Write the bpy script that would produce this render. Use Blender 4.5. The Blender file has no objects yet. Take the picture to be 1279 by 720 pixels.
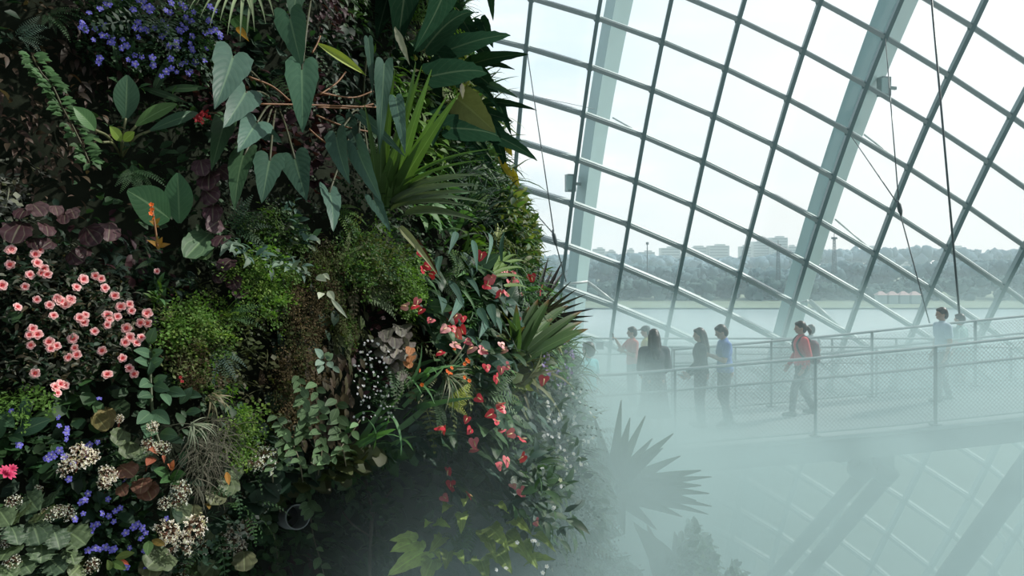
import bpy, math, random
import numpy as np
from mathutils import Vector, Matrix, noise as mnoise
from mathutils.bvhtree import BVHTree

rng = np.random.default_rng(11)
random.seed(11)
scn = bpy.context.scene
COL = scn.collection
F = 1000.0            # focal length in pixels of the 1279 px wide frame
CX, HY = 639.5, 330.0  # principal column and horizon row
PI = math.pi


def ray(px, py):
    return np.array([(px - CX) / F, 1.0, -(py - HY) / F])


def at(px, py, Y):
    return ray(px, py) * Y


def nrm(v):
    v = np.asarray(v, float)
    n = np.linalg.norm(v)
    return v / n if n > 1e-9 else v


def smooth(a, b, x):
    t = np.clip((np.asarray(x, float) - a) / (b - a), 0, 1)
    return t * t * (3 - 2 * t)


# ------------------------------------------------------------------ materials
def new_mat(name):
    m = bpy.data.materials.new(name)
    m.use_nodes = True
    nt = m.node_tree
    nt.nodes.clear()
    out = nt.nodes.new('ShaderNodeOutputMaterial')
    return m, nt, out


def N(nt, kind, **kw):
    n = nt.nodes.new(kind)
    for k, v in kw.items():
        if k in n.inputs:
            n.inputs[k].default_value = v
        else:
            setattr(n, k, v)
    return n


def L(nt, a, b):
    nt.links.new(a, b)


def math_node(nt, op, a, b=None, clamp=False):
    n = nt.nodes.new('ShaderNodeMath')
    n.operation = op
    n.use_clamp = clamp
    for i, v in enumerate((a, b)):
        if v is None:
            continue
        if isinstance(v, (int, float)):
            n.inputs[i].default_value = v
        else:
            nt.links.new(v, n.inputs[i])
    return n.outputs[0]


def smooth_node(nt, v, a, b, lo=0.0, hi=1.0):
    n = nt.nodes.new('ShaderNodeMapRange')
    n.interpolation_type = 'SMOOTHSTEP'
    nt.links.new(v, n.inputs[0])
    n.inputs[1].default_value = a
    n.inputs[2].default_value = b
    n.inputs[3].default_value = lo
    n.inputs[4].default_value = hi
    return n.outputs[0]


def mix_col(nt, fac, a, b, mode='MIX'):
    n = nt.nodes.new('ShaderNodeMix')
    n.data_type = 'RGBA'
    n.blend_type = mode
    for sock, v in ((n.inputs[0], fac), (n.inputs[6], a), (n.inputs[7], b)):
        if isinstance(v, (int, float)):
            sock.default_value = v
        elif isinstance(v, (tuple, list)):
            sock.default_value = (*v[:3], 1)
        else:
            nt.links.new(v, sock)
    return n.outputs[2]


def paint(name, col, rough=0.6, metal=0.0, var=0.15, scale=6.0, bump=0.0, spec=0.5):
    """solid surface with a little procedural unevenness"""
    m, nt, out = new_mat(name)
    tc = N(nt, 'ShaderNodeTexCoord')
    nz = N(nt, 'ShaderNodeTexNoise', Scale=scale, Detail=4.0)
    L(nt, tc.outputs['Object'], nz.inputs['Vector'])
    c = mix_col(nt, nz.outputs['Fac'], tuple(x * (1 - var) for x in col), tuple(min(1, x * (1 + var)) for x in col))
    b = N(nt, 'ShaderNodeBsdfPrincipled', Roughness=rough, Metallic=metal)
    b.inputs['Specular IOR Level'].default_value = spec
    L(nt, c, b.inputs['Base Color'])
    if bump:
        bp = N(nt, 'ShaderNodeBump', Strength=bump, Distance=0.02)
        L(nt, nz.outputs['Fac'], bp.inputs['Height'])
        L(nt, bp.outputs[0], b.inputs['Normal'])
    L(nt, b.outputs[0], out.inputs[0])
    return m


def leaf_mat(name, rough=0.42, vein=0.0, lat=16.0, trans=0.18, spec=0.4, bump=0.0, mottle=0.25, veincol=(1.6, 1.7, 1.3), palm=False):
    """leaf surface: base colour from the point attribute Col, midrib and side veins from the leaf's own UV"""
    m, nt, out = new_mat(name)
    at_ = N(nt, 'ShaderNodeAttribute', attribute_name='Col')
    tc = N(nt, 'ShaderNodeTexCoord')
    nz = N(nt, 'ShaderNodeTexNoise', Scale=18.0, Detail=3.0)
    L(nt, tc.outputs['Object'], nz.inputs['Vector'])
    v = math_node(nt, 'MULTIPLY_ADD', nz.outputs['Fac'], 2 * mottle)
    v.node.inputs[2].default_value = 1 - mottle
    c = mix_col(nt, 1.0, at_.outputs['Color'], v, 'MULTIPLY')
    height = nz.outputs['Fac']
    if vein > 0:
        sp = N(nt, 'ShaderNodeSeparateXYZ')
        L(nt, tc.outputs['UV'], sp.inputs[0])
        du = math_node(nt, 'ABSOLUTE', math_node(nt, 'SUBTRACT', sp.outputs[0], 0.5))
        mid = smooth_node(nt, du, 0.016, 0.045, 1.0, 0.0)
        ph = math_node(nt, 'SUBTRACT', math_node(nt, 'MULTIPLY', sp.outputs[1], lat), math_node(nt, 'MULTIPLY', du, lat * 0.55))
        fr = math_node(nt, 'ABSOLUTE', math_node(nt, 'SUBTRACT', math_node(nt, 'FRACT', ph), 0.5))
        if palm:     # veins fanning out from the leaf stalk
            an = math_node(nt, 'ARCTAN2', math_node(nt, 'SUBTRACT', sp.outputs[0], 0.5), math_node(nt, 'ADD', sp.outputs[1], 0.06))
            fr = math_node(nt, 'ABSOLUTE', math_node(nt, 'SUBTRACT', math_node(nt, 'FRACT', math_node(nt, 'ADD', math_node(nt, 'MULTIPLY', an, 2.6), 0.5)), 0.5))
            side = smooth_node(nt, fr, 0.02, 0.10, 0.55, 0.0)
        else:
            side = smooth_node(nt, fr, 0.02, 0.09, 0.22, 0.0)
        tot = math_node(nt, 'MULTIPLY', math_node(nt, 'MAXIMUM', mid, side), vein)
        vc = mix_col(nt, 1.0, at_.outputs['Color'], veincol, 'MULTIPLY')
        vc = mix_col(nt, 0.25, vc, (0.35, 0.42, 0.28))
        c = mix_col(nt, tot, c, vc)
        height = math_node(nt, 'ADD', math_node(nt, 'MULTIPLY', fr, 1.5), math_node(nt, 'MULTIPLY', mid, -0.6))
    b = N(nt, 'ShaderNodeBsdfPrincipled', Roughness=rough)
    b.inputs['Specular IOR Level'].default_value = spec
    L(nt, c, b.inputs['Base Color'])
    if bump:
        bp = N(nt, 'ShaderNodeBump', Strength=bump, Distance=0.01)
        L(nt, height, bp.inputs['Height'])
        L(nt, bp.outputs[0], b.inputs['Normal'])
    t = N(nt, 'ShaderNodeBsdfTranslucent')
    L(nt, mix_col(nt, 1.0, c, (1.5, 1.6, 0.7), 'MULTIPLY'), t.inputs['Color'])
    mx = N(nt, 'ShaderNodeMixShader', Fac=trans)
    L(nt, b.outputs[0], mx.inputs[1])
    L(nt, t.outputs[0], mx.inputs[2])
    L(nt, mx.outputs[0], out.inputs[0])
    return m


M = {}
M['leaf_big'] = leaf_mat('broad_leaf', 0.42, vein=0.55, lat=9, trans=0.12, bump=0.07, mottle=0.2, spec=0.12)
M['leaf_dark'] = leaf_mat('dark_waxy_leaf', 0.6, vein=0.3, lat=9, trans=0.12, bump=0.05, mottle=0.25, spec=0.0)
M['leaf_glossy'] = leaf_mat('glossy_leaf', 0.42, spec=0.14, vein=0.45, lat=10, trans=0.12, bump=0.08, mottle=0.2)
M['leaf_strap'] = leaf_mat('strap_leaf', 0.48, vein=0.5, lat=0.0, trans=0.2, mottle=0.15, spec=0.15)
M['leaf_small'] = leaf_mat('small_leaf', 0.55, trans=0.22, mottle=0.3, spec=0.22)
M['leaf_begonia'] = leaf_mat('begonia_leaf', 0.5, vein=0.7, lat=0, palm=True, trans=0.15, bump=0.12, mottle=0.45, spec=0.25)
M['fern'] = leaf_mat('fern_frond', 0.6, trans=0.3, mottle=0.3, spec=0.2)
M['moss'] = leaf_mat('hanging_moss', 0.9, trans=0.2, mottle=0.4, spec=0.1)
M['petal'] = leaf_mat('petal', 0.55, trans=0.3, mottle=0.12, spec=0.2)
M['spathe'] = leaf_mat('waxy_spathe', 0.4, trans=0.12, mottle=0.15, spec=0.25)
M['stem'] = leaf_mat('plant_stem', 0.55, trans=0.0, mottle=0.3)


# ------------------------------------------------------------------ mesh collector
class MB:
    def __init__(self):
        self.v, self.f3, self.f4, self.uv, self.c = [], [], [], [], []
        self.n = 0

    def add(self, V, Fq, uv=None, col=(0.5, 0.5, 0.5), tri=None):
        V = np.asarray(V, float).reshape(-1, 3)
        k = len(V)
        self.v.append(V)
        if Fq is not None and len(Fq):
            self.f4.append(np.asarray(Fq, np.int64).reshape(-1, 4) + self.n)
        if tri is not None and len(tri):
            self.f3.append(np.asarray(tri, np.int64).reshape(-1, 3) + self.n)
        self.uv.append(np.zeros((k, 2)) if uv is None else np.asarray(uv, float).reshape(-1, 2))
        c = np.asarray(col, float)
        self.c.append(np.broadcast_to(c, (k, 3)) if c.ndim == 1 else c)
        self.n += k

    def tube(self, pts, r, sides=6, col=(0.3, 0.3, 0.3), caps=True):
        """a tube along points, radius one number or one per point"""
        P = np.asarray(pts, float)
        n = len(P)
        R = np.broadcast_to(np.asarray(r, float), (n,))
        T = np.gradient(P, axis=0)
        T /= np.maximum(np.linalg.norm(T, axis=1, keepdims=True), 1e-9)
        ref = np.array([0, 0, 1.0]) if abs(T[0][2]) < 0.9 else np.array([1.0, 0, 0])
        a = np.arange(sides) * 2 * PI / sides
        V = []
        for i in range(n):
            x = nrm(np.cross(T[i], ref))
            y = np.cross(x, T[i])
            ref = -np.cross(T[i], x) if False else ref
            V.append(P[i] + R[i] * (np.cos(a)[:, None] * x + np.sin(a)[:, None] * y))
        V = np.concatenate(V)
        q = []
        for i in range(n - 1):
            for j in range(sides):
                k = (j + 1) % sides
                q.append((i * sides + j, i * sides + k, (i + 1) * sides + k, (i + 1) * sides + j))
        tri = []
        if caps:
            V = np.concatenate([V, P[:1], P[-1:]])
            for j in range(sides):
                k = (j + 1) % sides
                tri.append((n * sides, k, j))
                tri.append((n * sides + 1, (n - 1) * sides + j, (n - 1) * sides + k))
        self.add(V, q, None, col, tri)

    def beam(self, pts, w, h, side, col=(0.3, 0.3, 0.3)):
        """a rectangular section swept along points; side = direction of the width w (one per point or one)"""
        P = np.asarray(pts, float)
        n = len(P)
        S = np.broadcast_to(np.asarray(side, float), (n, 3))
        T = np.gradient(P, axis=0)
        V = []
        for i in range(n):
            t = nrm(T[i])
            s = nrm(S[i] - t * np.dot(S[i], t))
            u = np.cross(s, t)
            for a, b in ((-1, -1), (1, -1), (1, 1), (-1, 1)):
                V.append(P[i] + s * a * w / 2 + u * b * h / 2)
        q = [(0, 3, 2, 1), tuple((n - 1) * 4 + j for j in (0, 1, 2, 3))]
        for i in range(n - 1):
            for j in range(4):
                k = (j + 1) % 4
                q.append((i * 4 + j, i * 4 + k, (i + 1) * 4 + k, (i + 1) * 4 + j))
        self.add(V, q, None, col)

    def box(self, c, s, rz=0.0, col=(0.3, 0.3, 0.3)):
        c = np.asarray(c, float)
        ca, sa = math.cos(rz), math.sin(rz)
        V = []
        for z in (-1, 1):
            for x, y in ((-1, -1), (1, -1), (1, 1), (-1, 1)):
                X, Y_ = x * s[0] / 2, y * s[1] / 2
                V.append(c + np.array([X * ca - Y_ * sa, X * sa + Y_ * ca, z * s[2] / 2]))
        self.add(V, [(0, 3, 2, 1), (4, 5, 6, 7), (0, 1, 5, 4), (1, 2, 6, 5), (2, 3, 7, 6), (3, 0, 4, 7)], None, col)

    def ball(self, c, r, seg=10, rings=7, col=(0.3, 0.3, 0.3), rot=None):
        r = np.broadcast_to(np.asarray(r, float), (3,))
        V = [(0, 0, 1)]
        for i in range(1, rings):
            p = PI * i / rings
            for j in range(seg):
                a = 2 * PI * j / seg
                V.append((math.sin(p) * math.cos(a), math.sin(p) * math.sin(a), math.cos(p)))
        V.append((0, 0, -1))
        V = np.array(V) * r
        if rot is not None:
            V = V @ np.asarray(rot).T
        q, tri = [], []
        for j in range(seg):
            k = (j + 1) % seg
            tri.append((0, 1 + j, 1 + k))
            e = 1 + (rings - 2) * seg
            tri.append((len(V) - 1, e + k, e + j))
            for i in range(rings - 2):
                s = 1 + i * seg
                q.append((s + j, s + seg + j, s + seg + k, s + k))
        self.add(V + np.asarray(c, float), q, None, col, tri)

    def grid(self, G, col=(0.3, 0.3, 0.3), uv=None):
        G = np.asarray(G, float)
        a, b = G.shape[:2]
        idx = np.arange(a * b).reshape(a, b)
        q = np.stack([idx[:-1, :-1], idx[:-1, 1:], idx[1:, 1:], idx[1:, :-1]], -1).reshape(-1, 4)
        self.add(G.reshape(-1, 3), q, uv, col)

    def mesh(self, name, mat, smooth_=True):
        me = bpy.data.meshes.new(name)
        V = np.concatenate(self.v)
        f3 = np.concatenate(self.f3) if self.f3 else np.zeros((0, 3), np.int64)
        f4 = np.concatenate(self.f4) if self.f4 else np.zeros((0, 4), np.int64)
        loops = np.concatenate([f3.ravel(), f4.ravel()]).astype(np.int32)
        n3, n4 = len(f3), len(f4)
        starts = np.concatenate([np.arange(n3) * 3, n3 * 3 + np.arange(n4) * 4]).astype(np.int32)
        me.vertices.add(len(V))
        me.vertices.foreach_set('co', V.astype(np.float32).ravel())
        me.loops.add(len(loops))
        me.loops.foreach_set('vertex_index', loops)
        me.polygons.add(n3 + n4)
        me.polygons.foreach_set('loop_start', starts)
        me.polygons.foreach_set('use_smooth', np.full(n3 + n4, smooth_, dtype=bool))
        me.update(calc_edges=True)
        uv = np.concatenate(self.uv)
        ul = me.uv_layers.new(name='UVMap')
        ul.data.foreach_set('uv', uv[loops].astype(np.float32).ravel())
        ca = me.color_attributes.new('Col', 'FLOAT_COLOR', 'POINT')
        c4 = np.ones((len(V), 4), np.float32)
        c4[:, :3] = np.concatenate(self.c)
        ca.data.foreach_set('color', c4.ravel())
        me.materials.append(M[mat] if isinstance(mat, str) else mat)
        me.validate()
        return me

    def build(self, name, mat, parent=None, smooth_=True):
        return link(name, self.mesh(name, mat, smooth_), parent)


def link(name, me, parent=None, mw=None):
    o = bpy.data.objects.new(name, me)
    COL.objects.link(o)
    if parent is not None:
        o.parent = parent
    if mw is not None:
        o.matrix_basis = mw
    return o


def tag(o, label=None, cat=None, group=None, kind=None):
    if label:
        o['label'] = label
    if cat:
        o['category'] = cat
    if group:
        o['group'] = group
    if kind:
        o['kind'] = kind
    return o


def thing(name, label, cat, mw=None, group=None, kind=None):
    o = bpy.data.objects.new(name, None)
    o.empty_display_size = 0.2
    COL.objects.link(o)
    if mw is not None:
        o.matrix_basis = mw
    return tag(o, label, cat, group, kind)


def mat4(x, y, z, p):
    m = Matrix.Identity(4)
    for i in range(3):
        m[i][0], m[i][1], m[i][2], m[i][3] = x[i], y[i], z[i], p[i]
    return m


def curve_pts(ctrl, n=12):
    """Catmull-Rom through the control points"""
    C = np.asarray(ctrl, float)
    if len(C) == 2:
        t = np.linspace(0, 1, n)[:, None]
        return C[0] * (1 - t) + C[1] * t
    E = np.concatenate([[2 * C[0] - C[1]], C, [2 * C[-1] - C[-2]]])
    out = []
    per = max(2, n // (len(C) - 1))
    for i in range(len(C) - 1):
        p0, p1, p2, p3 = E[i:i + 4]
        for t in np.linspace(0, 1, per, endpoint=False):
            out.append(0.5 * (2 * p1 + (p2 - p0) * t + (2 * p0 - 5 * p1 + 4 * p2 - p3) * t * t + (3 * p1 - p0 - 3 * p2 + p3) * t ** 3))
    out.append(C[-1])
    return np.array(out)
MIST = dict(ztop=-0.55, tilt=0.05, soft=1.8, low=0.50, near=1.25, far=0.35, right=0.50, dens=0.27, step=1.0, col=(0.635, 0.84, 0.855),
            puffs=[(1.9, 10.3, -2.75, 2.6, 2.2, 1.0, 0.55), (0.35, 6.9, -1.95, 1.5, 2.1, 1.35, 0.60), (6.9, 12.6, -1.75, 1.9, 1.2, 0.9, 0.40), (5.35, 11.2, -2.6, 0.55, 0.5, 0.35, 1.3), (8.2, 11.2, -2.1, 1.2, 0.7, 0.3, 0.8), (3.9, 11.1, -2.65, .7, .5, .3, .7)])
HAZE = 0.0007
# ================================================================== camera, sky and sun
cam = bpy.data.cameras.new('camera')
cam.sensor_width = 36.0
cam.lens = 36.0 * F / 1279.0
cam.shift_y = -(360.0 - HY) / 1279.0
cam.clip_end = 6000
camo = bpy.data.objects.new('camera', cam)
COL.objects.link(camo)
camo.rotation_euler = (PI / 2, 0, 0)
scn.camera = camo

scn.view_settings.view_transform = 'Standard'
scn.view_settings.look = 'None'
try:
    scn.cycles.max_bounces = 8
    scn.cycles.diffuse_bounces = 3
    scn.cycles.glossy_bounces = 2
    scn.cycles.transmission_bounces = 4
    scn.cycles.transparent_max_bounces = 12
    scn.cycles.volume_bounces = 1
    scn.cycles.use_denoising = True
    scn.cycles.caustics_reflective = False
    scn.cycles.caustics_refractive = False
except Exception:
    pass

w = bpy.data.worlds.new('hazy_bright_sky')
scn.world = w
w.use_nodes = True
nt = w.node_tree
nt.nodes.clear()
wo = N(nt, 'ShaderNodeOutputWorld')
bg = N(nt, 'ShaderNodeBackground', Strength=1.18)
tc = N(nt, 'ShaderNodeTexCoord')
sx = N(nt, 'ShaderNodeSeparateXYZ')
L(nt, tc.outputs['Generated'], sx.inputs[0])
# whiter towards the sun side (right), bluer to the left and high up
side = smooth_node(nt, sx.outputs[0], -0.1, 0.45)
c1 = mix_col(nt, side, (0.66, 0.83, 0.93), (0.90, 0.95, 0.965))
mp = N(nt, 'ShaderNodeMapping')
mp.inputs['Scale'].default_value = (1.0, 1.0, 3.2)
L(nt, tc.outputs['Generated'], mp.inputs[0])
cl = N(nt, 'ShaderNodeTexNoise', Scale=3.2, Detail=6.0, Roughness=0.55)
L(nt, mp.outputs[0], cl.inputs['Vector'])
cf = smooth_node(nt, cl.outputs['Fac'], 0.38, 0.68)
c2 = mix_col(nt, cf, c1, (0.95, 0.985, 1.0))
hz = smooth_node(nt, sx.outputs[2], -0.01, 0.14, 1.0, 0.0)
c3 = mix_col(nt, math_node(nt, 'MULTIPLY', hz, 0.55), c2, (0.84, 0.93, 0.97))
# sky dimmed behind camera and overhead to darken the planting, bright over the river
away = smooth_node(nt, sx.outputs[1], -0.45, 0.25, 0.42, 1.0)
zen = smooth_node(nt, sx.outputs[2], 0.45, 0.95, 1.0, 0.62)
c3 = mix_col(nt, 1.0, c3, math_node(nt, 'MULTIPLY', away, zen), 'MULTIPLY')
L(nt, c3, bg.inputs['Color'])
L(nt, bg.outputs[0], wo.inputs[0])

sun = bpy.data.lights.new('sun', 'SUN')
sun.energy = 4.6
sun.angle = math.radians(1.0)
sun.color = (1.0, 0.96, 0.88)
suno = bpy.data.objects.new('sun', sun)
COL.objects.link(suno)
SUN_DIR = nrm((0.72, 0.22, 0.66))
suno.rotation_euler = Vector(SUN_DIR).to_track_quat('Z', 'Y').to_euler()

# ================================================================== the land outside
GZ = -16.0
M['lawn'] = paint('lawn_grass', (0.075, 0.105, 0.07), 0.9, var=0.35, scale=0.35)
M['bank'] = paint('far_bank_grass', (0.15, 0.21, 0.14), 0.9, var=0.25, scale=0.05)
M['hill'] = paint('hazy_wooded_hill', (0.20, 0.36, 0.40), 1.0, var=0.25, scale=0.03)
M['water'] = paint('river_water', (0.36, 0.50, 0.54), 0.18, var=0.06, scale=0.03)


def sheet(name, x0, x1, y0, y1, z, mat, nx=2, ny=2):
    X, Y_ = np.meshgrid(np.linspace(x0, x1, nx), np.linspace(y0, y1, ny))
    mb = MB()
    mb.grid(np.stack([X, Y_, np.full_like(X, z)], -1))
    return tag(mb.build(name, mat), kind='structure')


tag(sheet('ground', -60, 120, 4, 96, GZ, 'lawn'), 'green lawn below the dome by the river', 'ground')
tag(sheet('water', -500, 900, 90, 340, GZ - 0.4, 'water'), 'pale calm river beyond the glass', 'water')
tag(sheet('ground_far_bank', -900, 1600, 290, 2200, GZ + 0.1, 'bank'), 'green far bank of the river', 'ground')

# wooded far bank: lumpy crowns nobody could count
M['trees'] = leaf_mat('hazy_trees', 0.95, trans=0.0, mottle=0.35, spec=0.05)


def treeline(name, label, Y, x0, x1, base, top_fn, n, rad, col, depth=30):
    mb = MB()
    for i in range(n):
        x = rng.uniform(x0, x1)
        y = Y + rng.uniform(0, depth)
        h = top_fn(x / Y * F + CX) + rng.normal(0, rad * 0.18)
        r = rad * rng.uniform(0.7, 1.3)
        zc = rng.uniform(base + r * 0.6, max(base + r * 0.7, h - r * 0.8))
        if rng.random() < 0.5:
            zc = h - r * 0.9
        k = np.array(col) * rng.uniform(0.88, 1.12)
        mb.ball((x, y, zc), (r * 1.15, r, r * rng.uniform(0.8, 1.1)), 8, 6, k)
    o = mb.build(name, 'trees')
    for v in o.data.vertices:
        p = Vector(v.co)
        v.co = p + (mnoise.noise_vector(p * (1.6 / rad)) + mnoise.noise_vector(p * (4.5 / rad)) * .6) * rad * 0.6
    tag(o, label, 'trees', kind='stuff')
    return o


def tops(a):
    xs, ys = zip(*a)
    return lambda Y: (lambda px: -(np.interp(px, xs, ys) - HY) / F * Y)


t_back = tops([(600, 326), (700, 320), (800, 318), (870, 324), (960, 322), (1010, 314), (1100, 312), (1160, 310), (1240, 314), (1300, 311), (1500, 312)])
t_mid = tops([(600, 336), (700, 334), (760, 328), (850, 336), (900, 334), (1000, 338), (1070, 330), (1150, 334), (1290, 326), (1500, 330)])
t_front = tops([(600, 362), (720, 362), (800, 352), (850, 358), (920, 348), (980, 352), (1040, 356), (1110, 364), (1180, 352), (1290, 348), (1500, 350)])
treeline('treeline', 'hazy blue wooded hill along the horizon', 760, -60, 640, GZ, t_back(760), 700, 5, (0.13, 0.22, 0.28), 60)  # haze tint put into the crown colours, bluer with distance
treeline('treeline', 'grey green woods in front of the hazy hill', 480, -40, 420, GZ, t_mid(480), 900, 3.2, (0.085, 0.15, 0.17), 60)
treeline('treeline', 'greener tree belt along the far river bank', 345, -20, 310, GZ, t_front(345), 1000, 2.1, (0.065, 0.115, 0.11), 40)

# apartment blocks on the skyline, each with its own floors of windows
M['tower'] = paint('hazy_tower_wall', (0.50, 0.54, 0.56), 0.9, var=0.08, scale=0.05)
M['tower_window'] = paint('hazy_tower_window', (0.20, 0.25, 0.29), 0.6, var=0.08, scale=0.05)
blocks = [  # px0, px1, top row, Y, label
    (741, 756, 311, 1000, 'pale hazy apartment block just right of the narrow steel arch'),
    (757, 769, 314, 1010, 'low pale block second right of the narrow steel arch'),
    (784, 792, 312, 1005, 'small hazy block left of the tall thin mast on the skyline'),
    (799, 818, 315, 1000, 'hazy block directly behind the tall thin mast'),
    (825, 850, 310, 1010, 'wide flat-roofed block right of the thin mast'),
    (858, 884, 309, 1000, 'left half of the long slab block on the skyline'),
    (885, 911, 307, 1005, 'right half of the long slab block on the skyline'),
    (925, 939, 308, 1000, 'block left of the tallest stepped tower'),
    (940, 962, 302, 1010, 'tower beside the tallest stepped tower by the wide arch'),
    (963, 984, 297, 1000, 'tallest stepped tower just left of the wide steel arch'),
    (985, 995, 308, 1010, 'narrow hazy tower touching the wide steel arch'),
    (1084, 1100, 309, 1000, 'faint block right of the tall lattice mast'),
    (1128, 1152, 311, 1010, 'faint low block behind the wooded hill on the right'),
    (1186, 1206, 309, 1000, 'faintest block farthest right on the skyline'),
]
for a, b, top, Y, lab in blocks:
    x0, x1 = (a - CX) / F * Y, (b - CX) / F * Y
    zt = -(top - HY) / F * Y
    zb = GZ
    t = thing('apartment_block', lab, 'building', Matrix.Translation(((x0 + x1) / 2, Y, zb)), 'apartment blocks on the far skyline')
    W_, H_ = x1 - x0, zt - zb
    mb = MB()
    mb.box((0, 6, H_ / 2), (W_, 12, H_))
    mb.box((W_ * 0.1, 6, H_ + 1.0), (W_ * 0.45, 8, 2.0))
    mb.build('wall', 'tower', t, False)
    nf, nc = max(3, int(H_ / 3.4)), max(2, int(W_ / 4.2))
    for fl in range(nf):
        z = (fl + 0.55) * H_ / nf
        if z < 14:
            continue
        mw = MB()
        mw.box((0, -0.05, z), (W_ * 0.86, 0.3, H_ / nf * 0.42))
        mw.build('window_band', 'tower_window', t, False)

# masts
M['mast'] = paint('grey_mast_steel', (0.10, 0.13, 0.14), 0.7)


def mast(px, top, base, Y, label, lattice):
    p0, p1 = at(px, base, Y), at(px, top, Y)
    t = thing('mast', label, 'mast', Matrix.Translation(p0))
    h = p1[2] - p0[2]
    if lattice:
        ww = h * 0.045
        for sx_ in (-1, 1):
            for sy in (-1, 1):
                mb = MB()
                mb.tube([(sx_ * ww, sy * ww, 0), (sx_ * ww * .45, sy * ww * .45, h * .85)], h * 0.007, 4)
                mb.build('leg', 'mast', t)
        mb = MB()
        for k in range(12):
            a, b = k / 12 * .85, (k + 1) / 12 * .85
            wa, wb = ww * (1 - a * .62), ww * (1 - b * .62)
            for s in (-1, 1):
                for y in (-1, 1):
                    mb.tube([(s * wa, y * wa, a * h), (-s * wb, y * wb, b * h)], h * 0.004, 3)
        mb.build('bracing', 'mast', t)
        mb = MB()
        mb.box((0, 0, h * .87), (ww * 2.4, ww * 2.4, h * .05))
        mb.build('platform', 'mast', t)
        mb = MB()
        mb.tube([(0, 0, h * .85), (0, 0, h)], h * 0.008, 5)
        mb.build('aerial', 'mast', t)
    else:
        mb = MB()
        mb.tube([(0, 0, 0), (0, 0, h)], [h * 0.016, h * 0.011], 6)
        mb.build('pole', 'mast', t)
        mb = MB()
        mb.box((0, 0, h * .98), (h * .05, h * .05, h * .05))
        mb.build('head', 'mast', t)


mast(808.5, 303, 362, 330, 'tall thin lamp mast rising above the far trees', False)
mast(972, 300, 350, 330, 'dark lattice mast just left of the wide steel arch', True)
mast(1042, 291, 342, 330, 'lattice mast with a top platform right of the wide arch', True)

# pavilions by the water with reddish roofs
M['pav_roof'] = paint('reddish_roof', (0.50, 0.38, 0.38), 0.8)
M['pav_wall'] = paint('pale_wall', (0.50, 0.60, 0.62), 0.8)
pv = ['reddish roofed waterside pavilion, first from the left', 'reddish roofed waterside pavilion, second from the left',
      'reddish roofed waterside pavilion, third from the left', 'reddish roofed waterside pavilion, farthest right']
for i, px in enumerate((1100, 1114, 1128, 1142)):
    p = at(px, 369, 320)
    p[2] = GZ
    t = thing('pavilion', pv[i], 'pavilion', Matrix.Translation(p), 'pavilions on the far bank')
    hh = -(364 - HY) / F * 320 - GZ
    mb = MB()
    mb.box((0, 0, hh * .35), (3.6, 3, hh * .7))
    mb.build('wall', 'pav_wall', t, False)
    mb = MB()
    V = [(-2.2, -2, hh * .7), (2.2, -2, hh * .7), (2.2, 2, hh * .7), (-2.2, 2, hh * .7), (-.6, 0, hh), (.6, 0, hh)]
    mb.add(V, [(0, 1, 5, 4), (2, 3, 4, 5)], None, (.5, .4, .4), [(1, 2, 5), (3, 0, 4)])
    mb.build('roof', 'pav_roof', t, False)

# humid haze over the river and the far bank
m, nt, out = new_mat('river_haze')
vs = N(nt, 'ShaderNodeVolumeScatter', Density=HAZE)
vs.inputs['Color'].default_value = (0.70, 0.91, 1.0, 1)
L(nt, vs.outputs[0], out.inputs['Volume'])
mb = MB()
mb.box((300, 540, 30), (2400, 960, 96))
tag(mb.build('haze', m, None, False), 'pale humid haze over the river and far bank', 'haze', kind='stuff')

# ================================================================== the glass dome
def shell_depth(u, w_):
    t = 29.0
    for _ in range(30):
        x, z = u * t, w_ * t
        t = 29.0 - 0.34 * z - 0.10 * x - 0.0035 * (z * z) - 0.0035 * x * x
        t = max(t, 6.0)
    return t


def on_shell(px, py, off=0.0):
    r = ray(px, py)
    return r * (shell_depth(r[0], r[2]) + off)


nodes = {}
def put(k, i0, pts):
    for j, p in enumerate(pts):
        nodes[(i0 + j, k)] = p
put(3, 5, [(1023.5, 3), (1106.6, 48), (1184.8, 96), (1264.6, 144)])
put(2, 4, [(921.5, 24.8), (1001.6, 64), (1083, 109), (1157.6, 153), (1234, 201)])
put(1, 2, [(746, 22), (827, 52.5), (906, 87.5), (982.7, 127), (1062, 167.7), (1135.8, 208.5), (1207, 258), (1277.5, 313)])
put(0, 1, [(657.6, 60), (738.7, 84.6), (815, 112.3), (890.9, 145), (965, 182), (1040.7, 223), (1112.5, 265.7), (1182.7, 311.5), (1256, 359)])
put(-1, 1, [(651, 119), (730, 143), (805, 169), (878.7, 201), (950.5, 236.7), (1023.9, 277), (1092.6, 316), (1161, 362), (1231.6, 407.7)])
put(-2, 1, [(646, 178), (722.7, 201), (793, 226), (865, 258), (936.8, 291.7), (1007, 329.8), (1074.3, 369.5), (1140, 410.8)])
put(-3, 1, [(641, 234), (713.7, 255), (784, 280), (855, 312.4), (924.6, 345), (991.8, 380), (1057.5, 413.8)])
put(-4, 1, [(637, 287), (706, 308.5), (776.4, 333.5), (844, 362.5), (910, 395)])
put(-5, 2, [(704, 355), (767, 383), (833, 414)])


def feats(i, k, deg):
    i = np.asarray(i, float) / 5.0
    k = np.asarray(k, float) / 5.0
    c = [np.ones_like(i), i, k, i * i, i * k, k * k]
    if deg > 2:
        c += [i ** 3, i * i * k, i * k * k, k ** 3]
    return np.stack(c, -1)


K = np.array(list(nodes.keys()))
PXY = np.array(list(nodes.values()))
fit2 = np.linalg.lstsq(feats(K[:, 0], K[:, 1], 2), PXY, rcond=None)[0]
fit3 = np.linalg.lstsq(feats(K[:, 0], K[:, 1], 3), PXY, rcond=None)[0]


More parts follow.
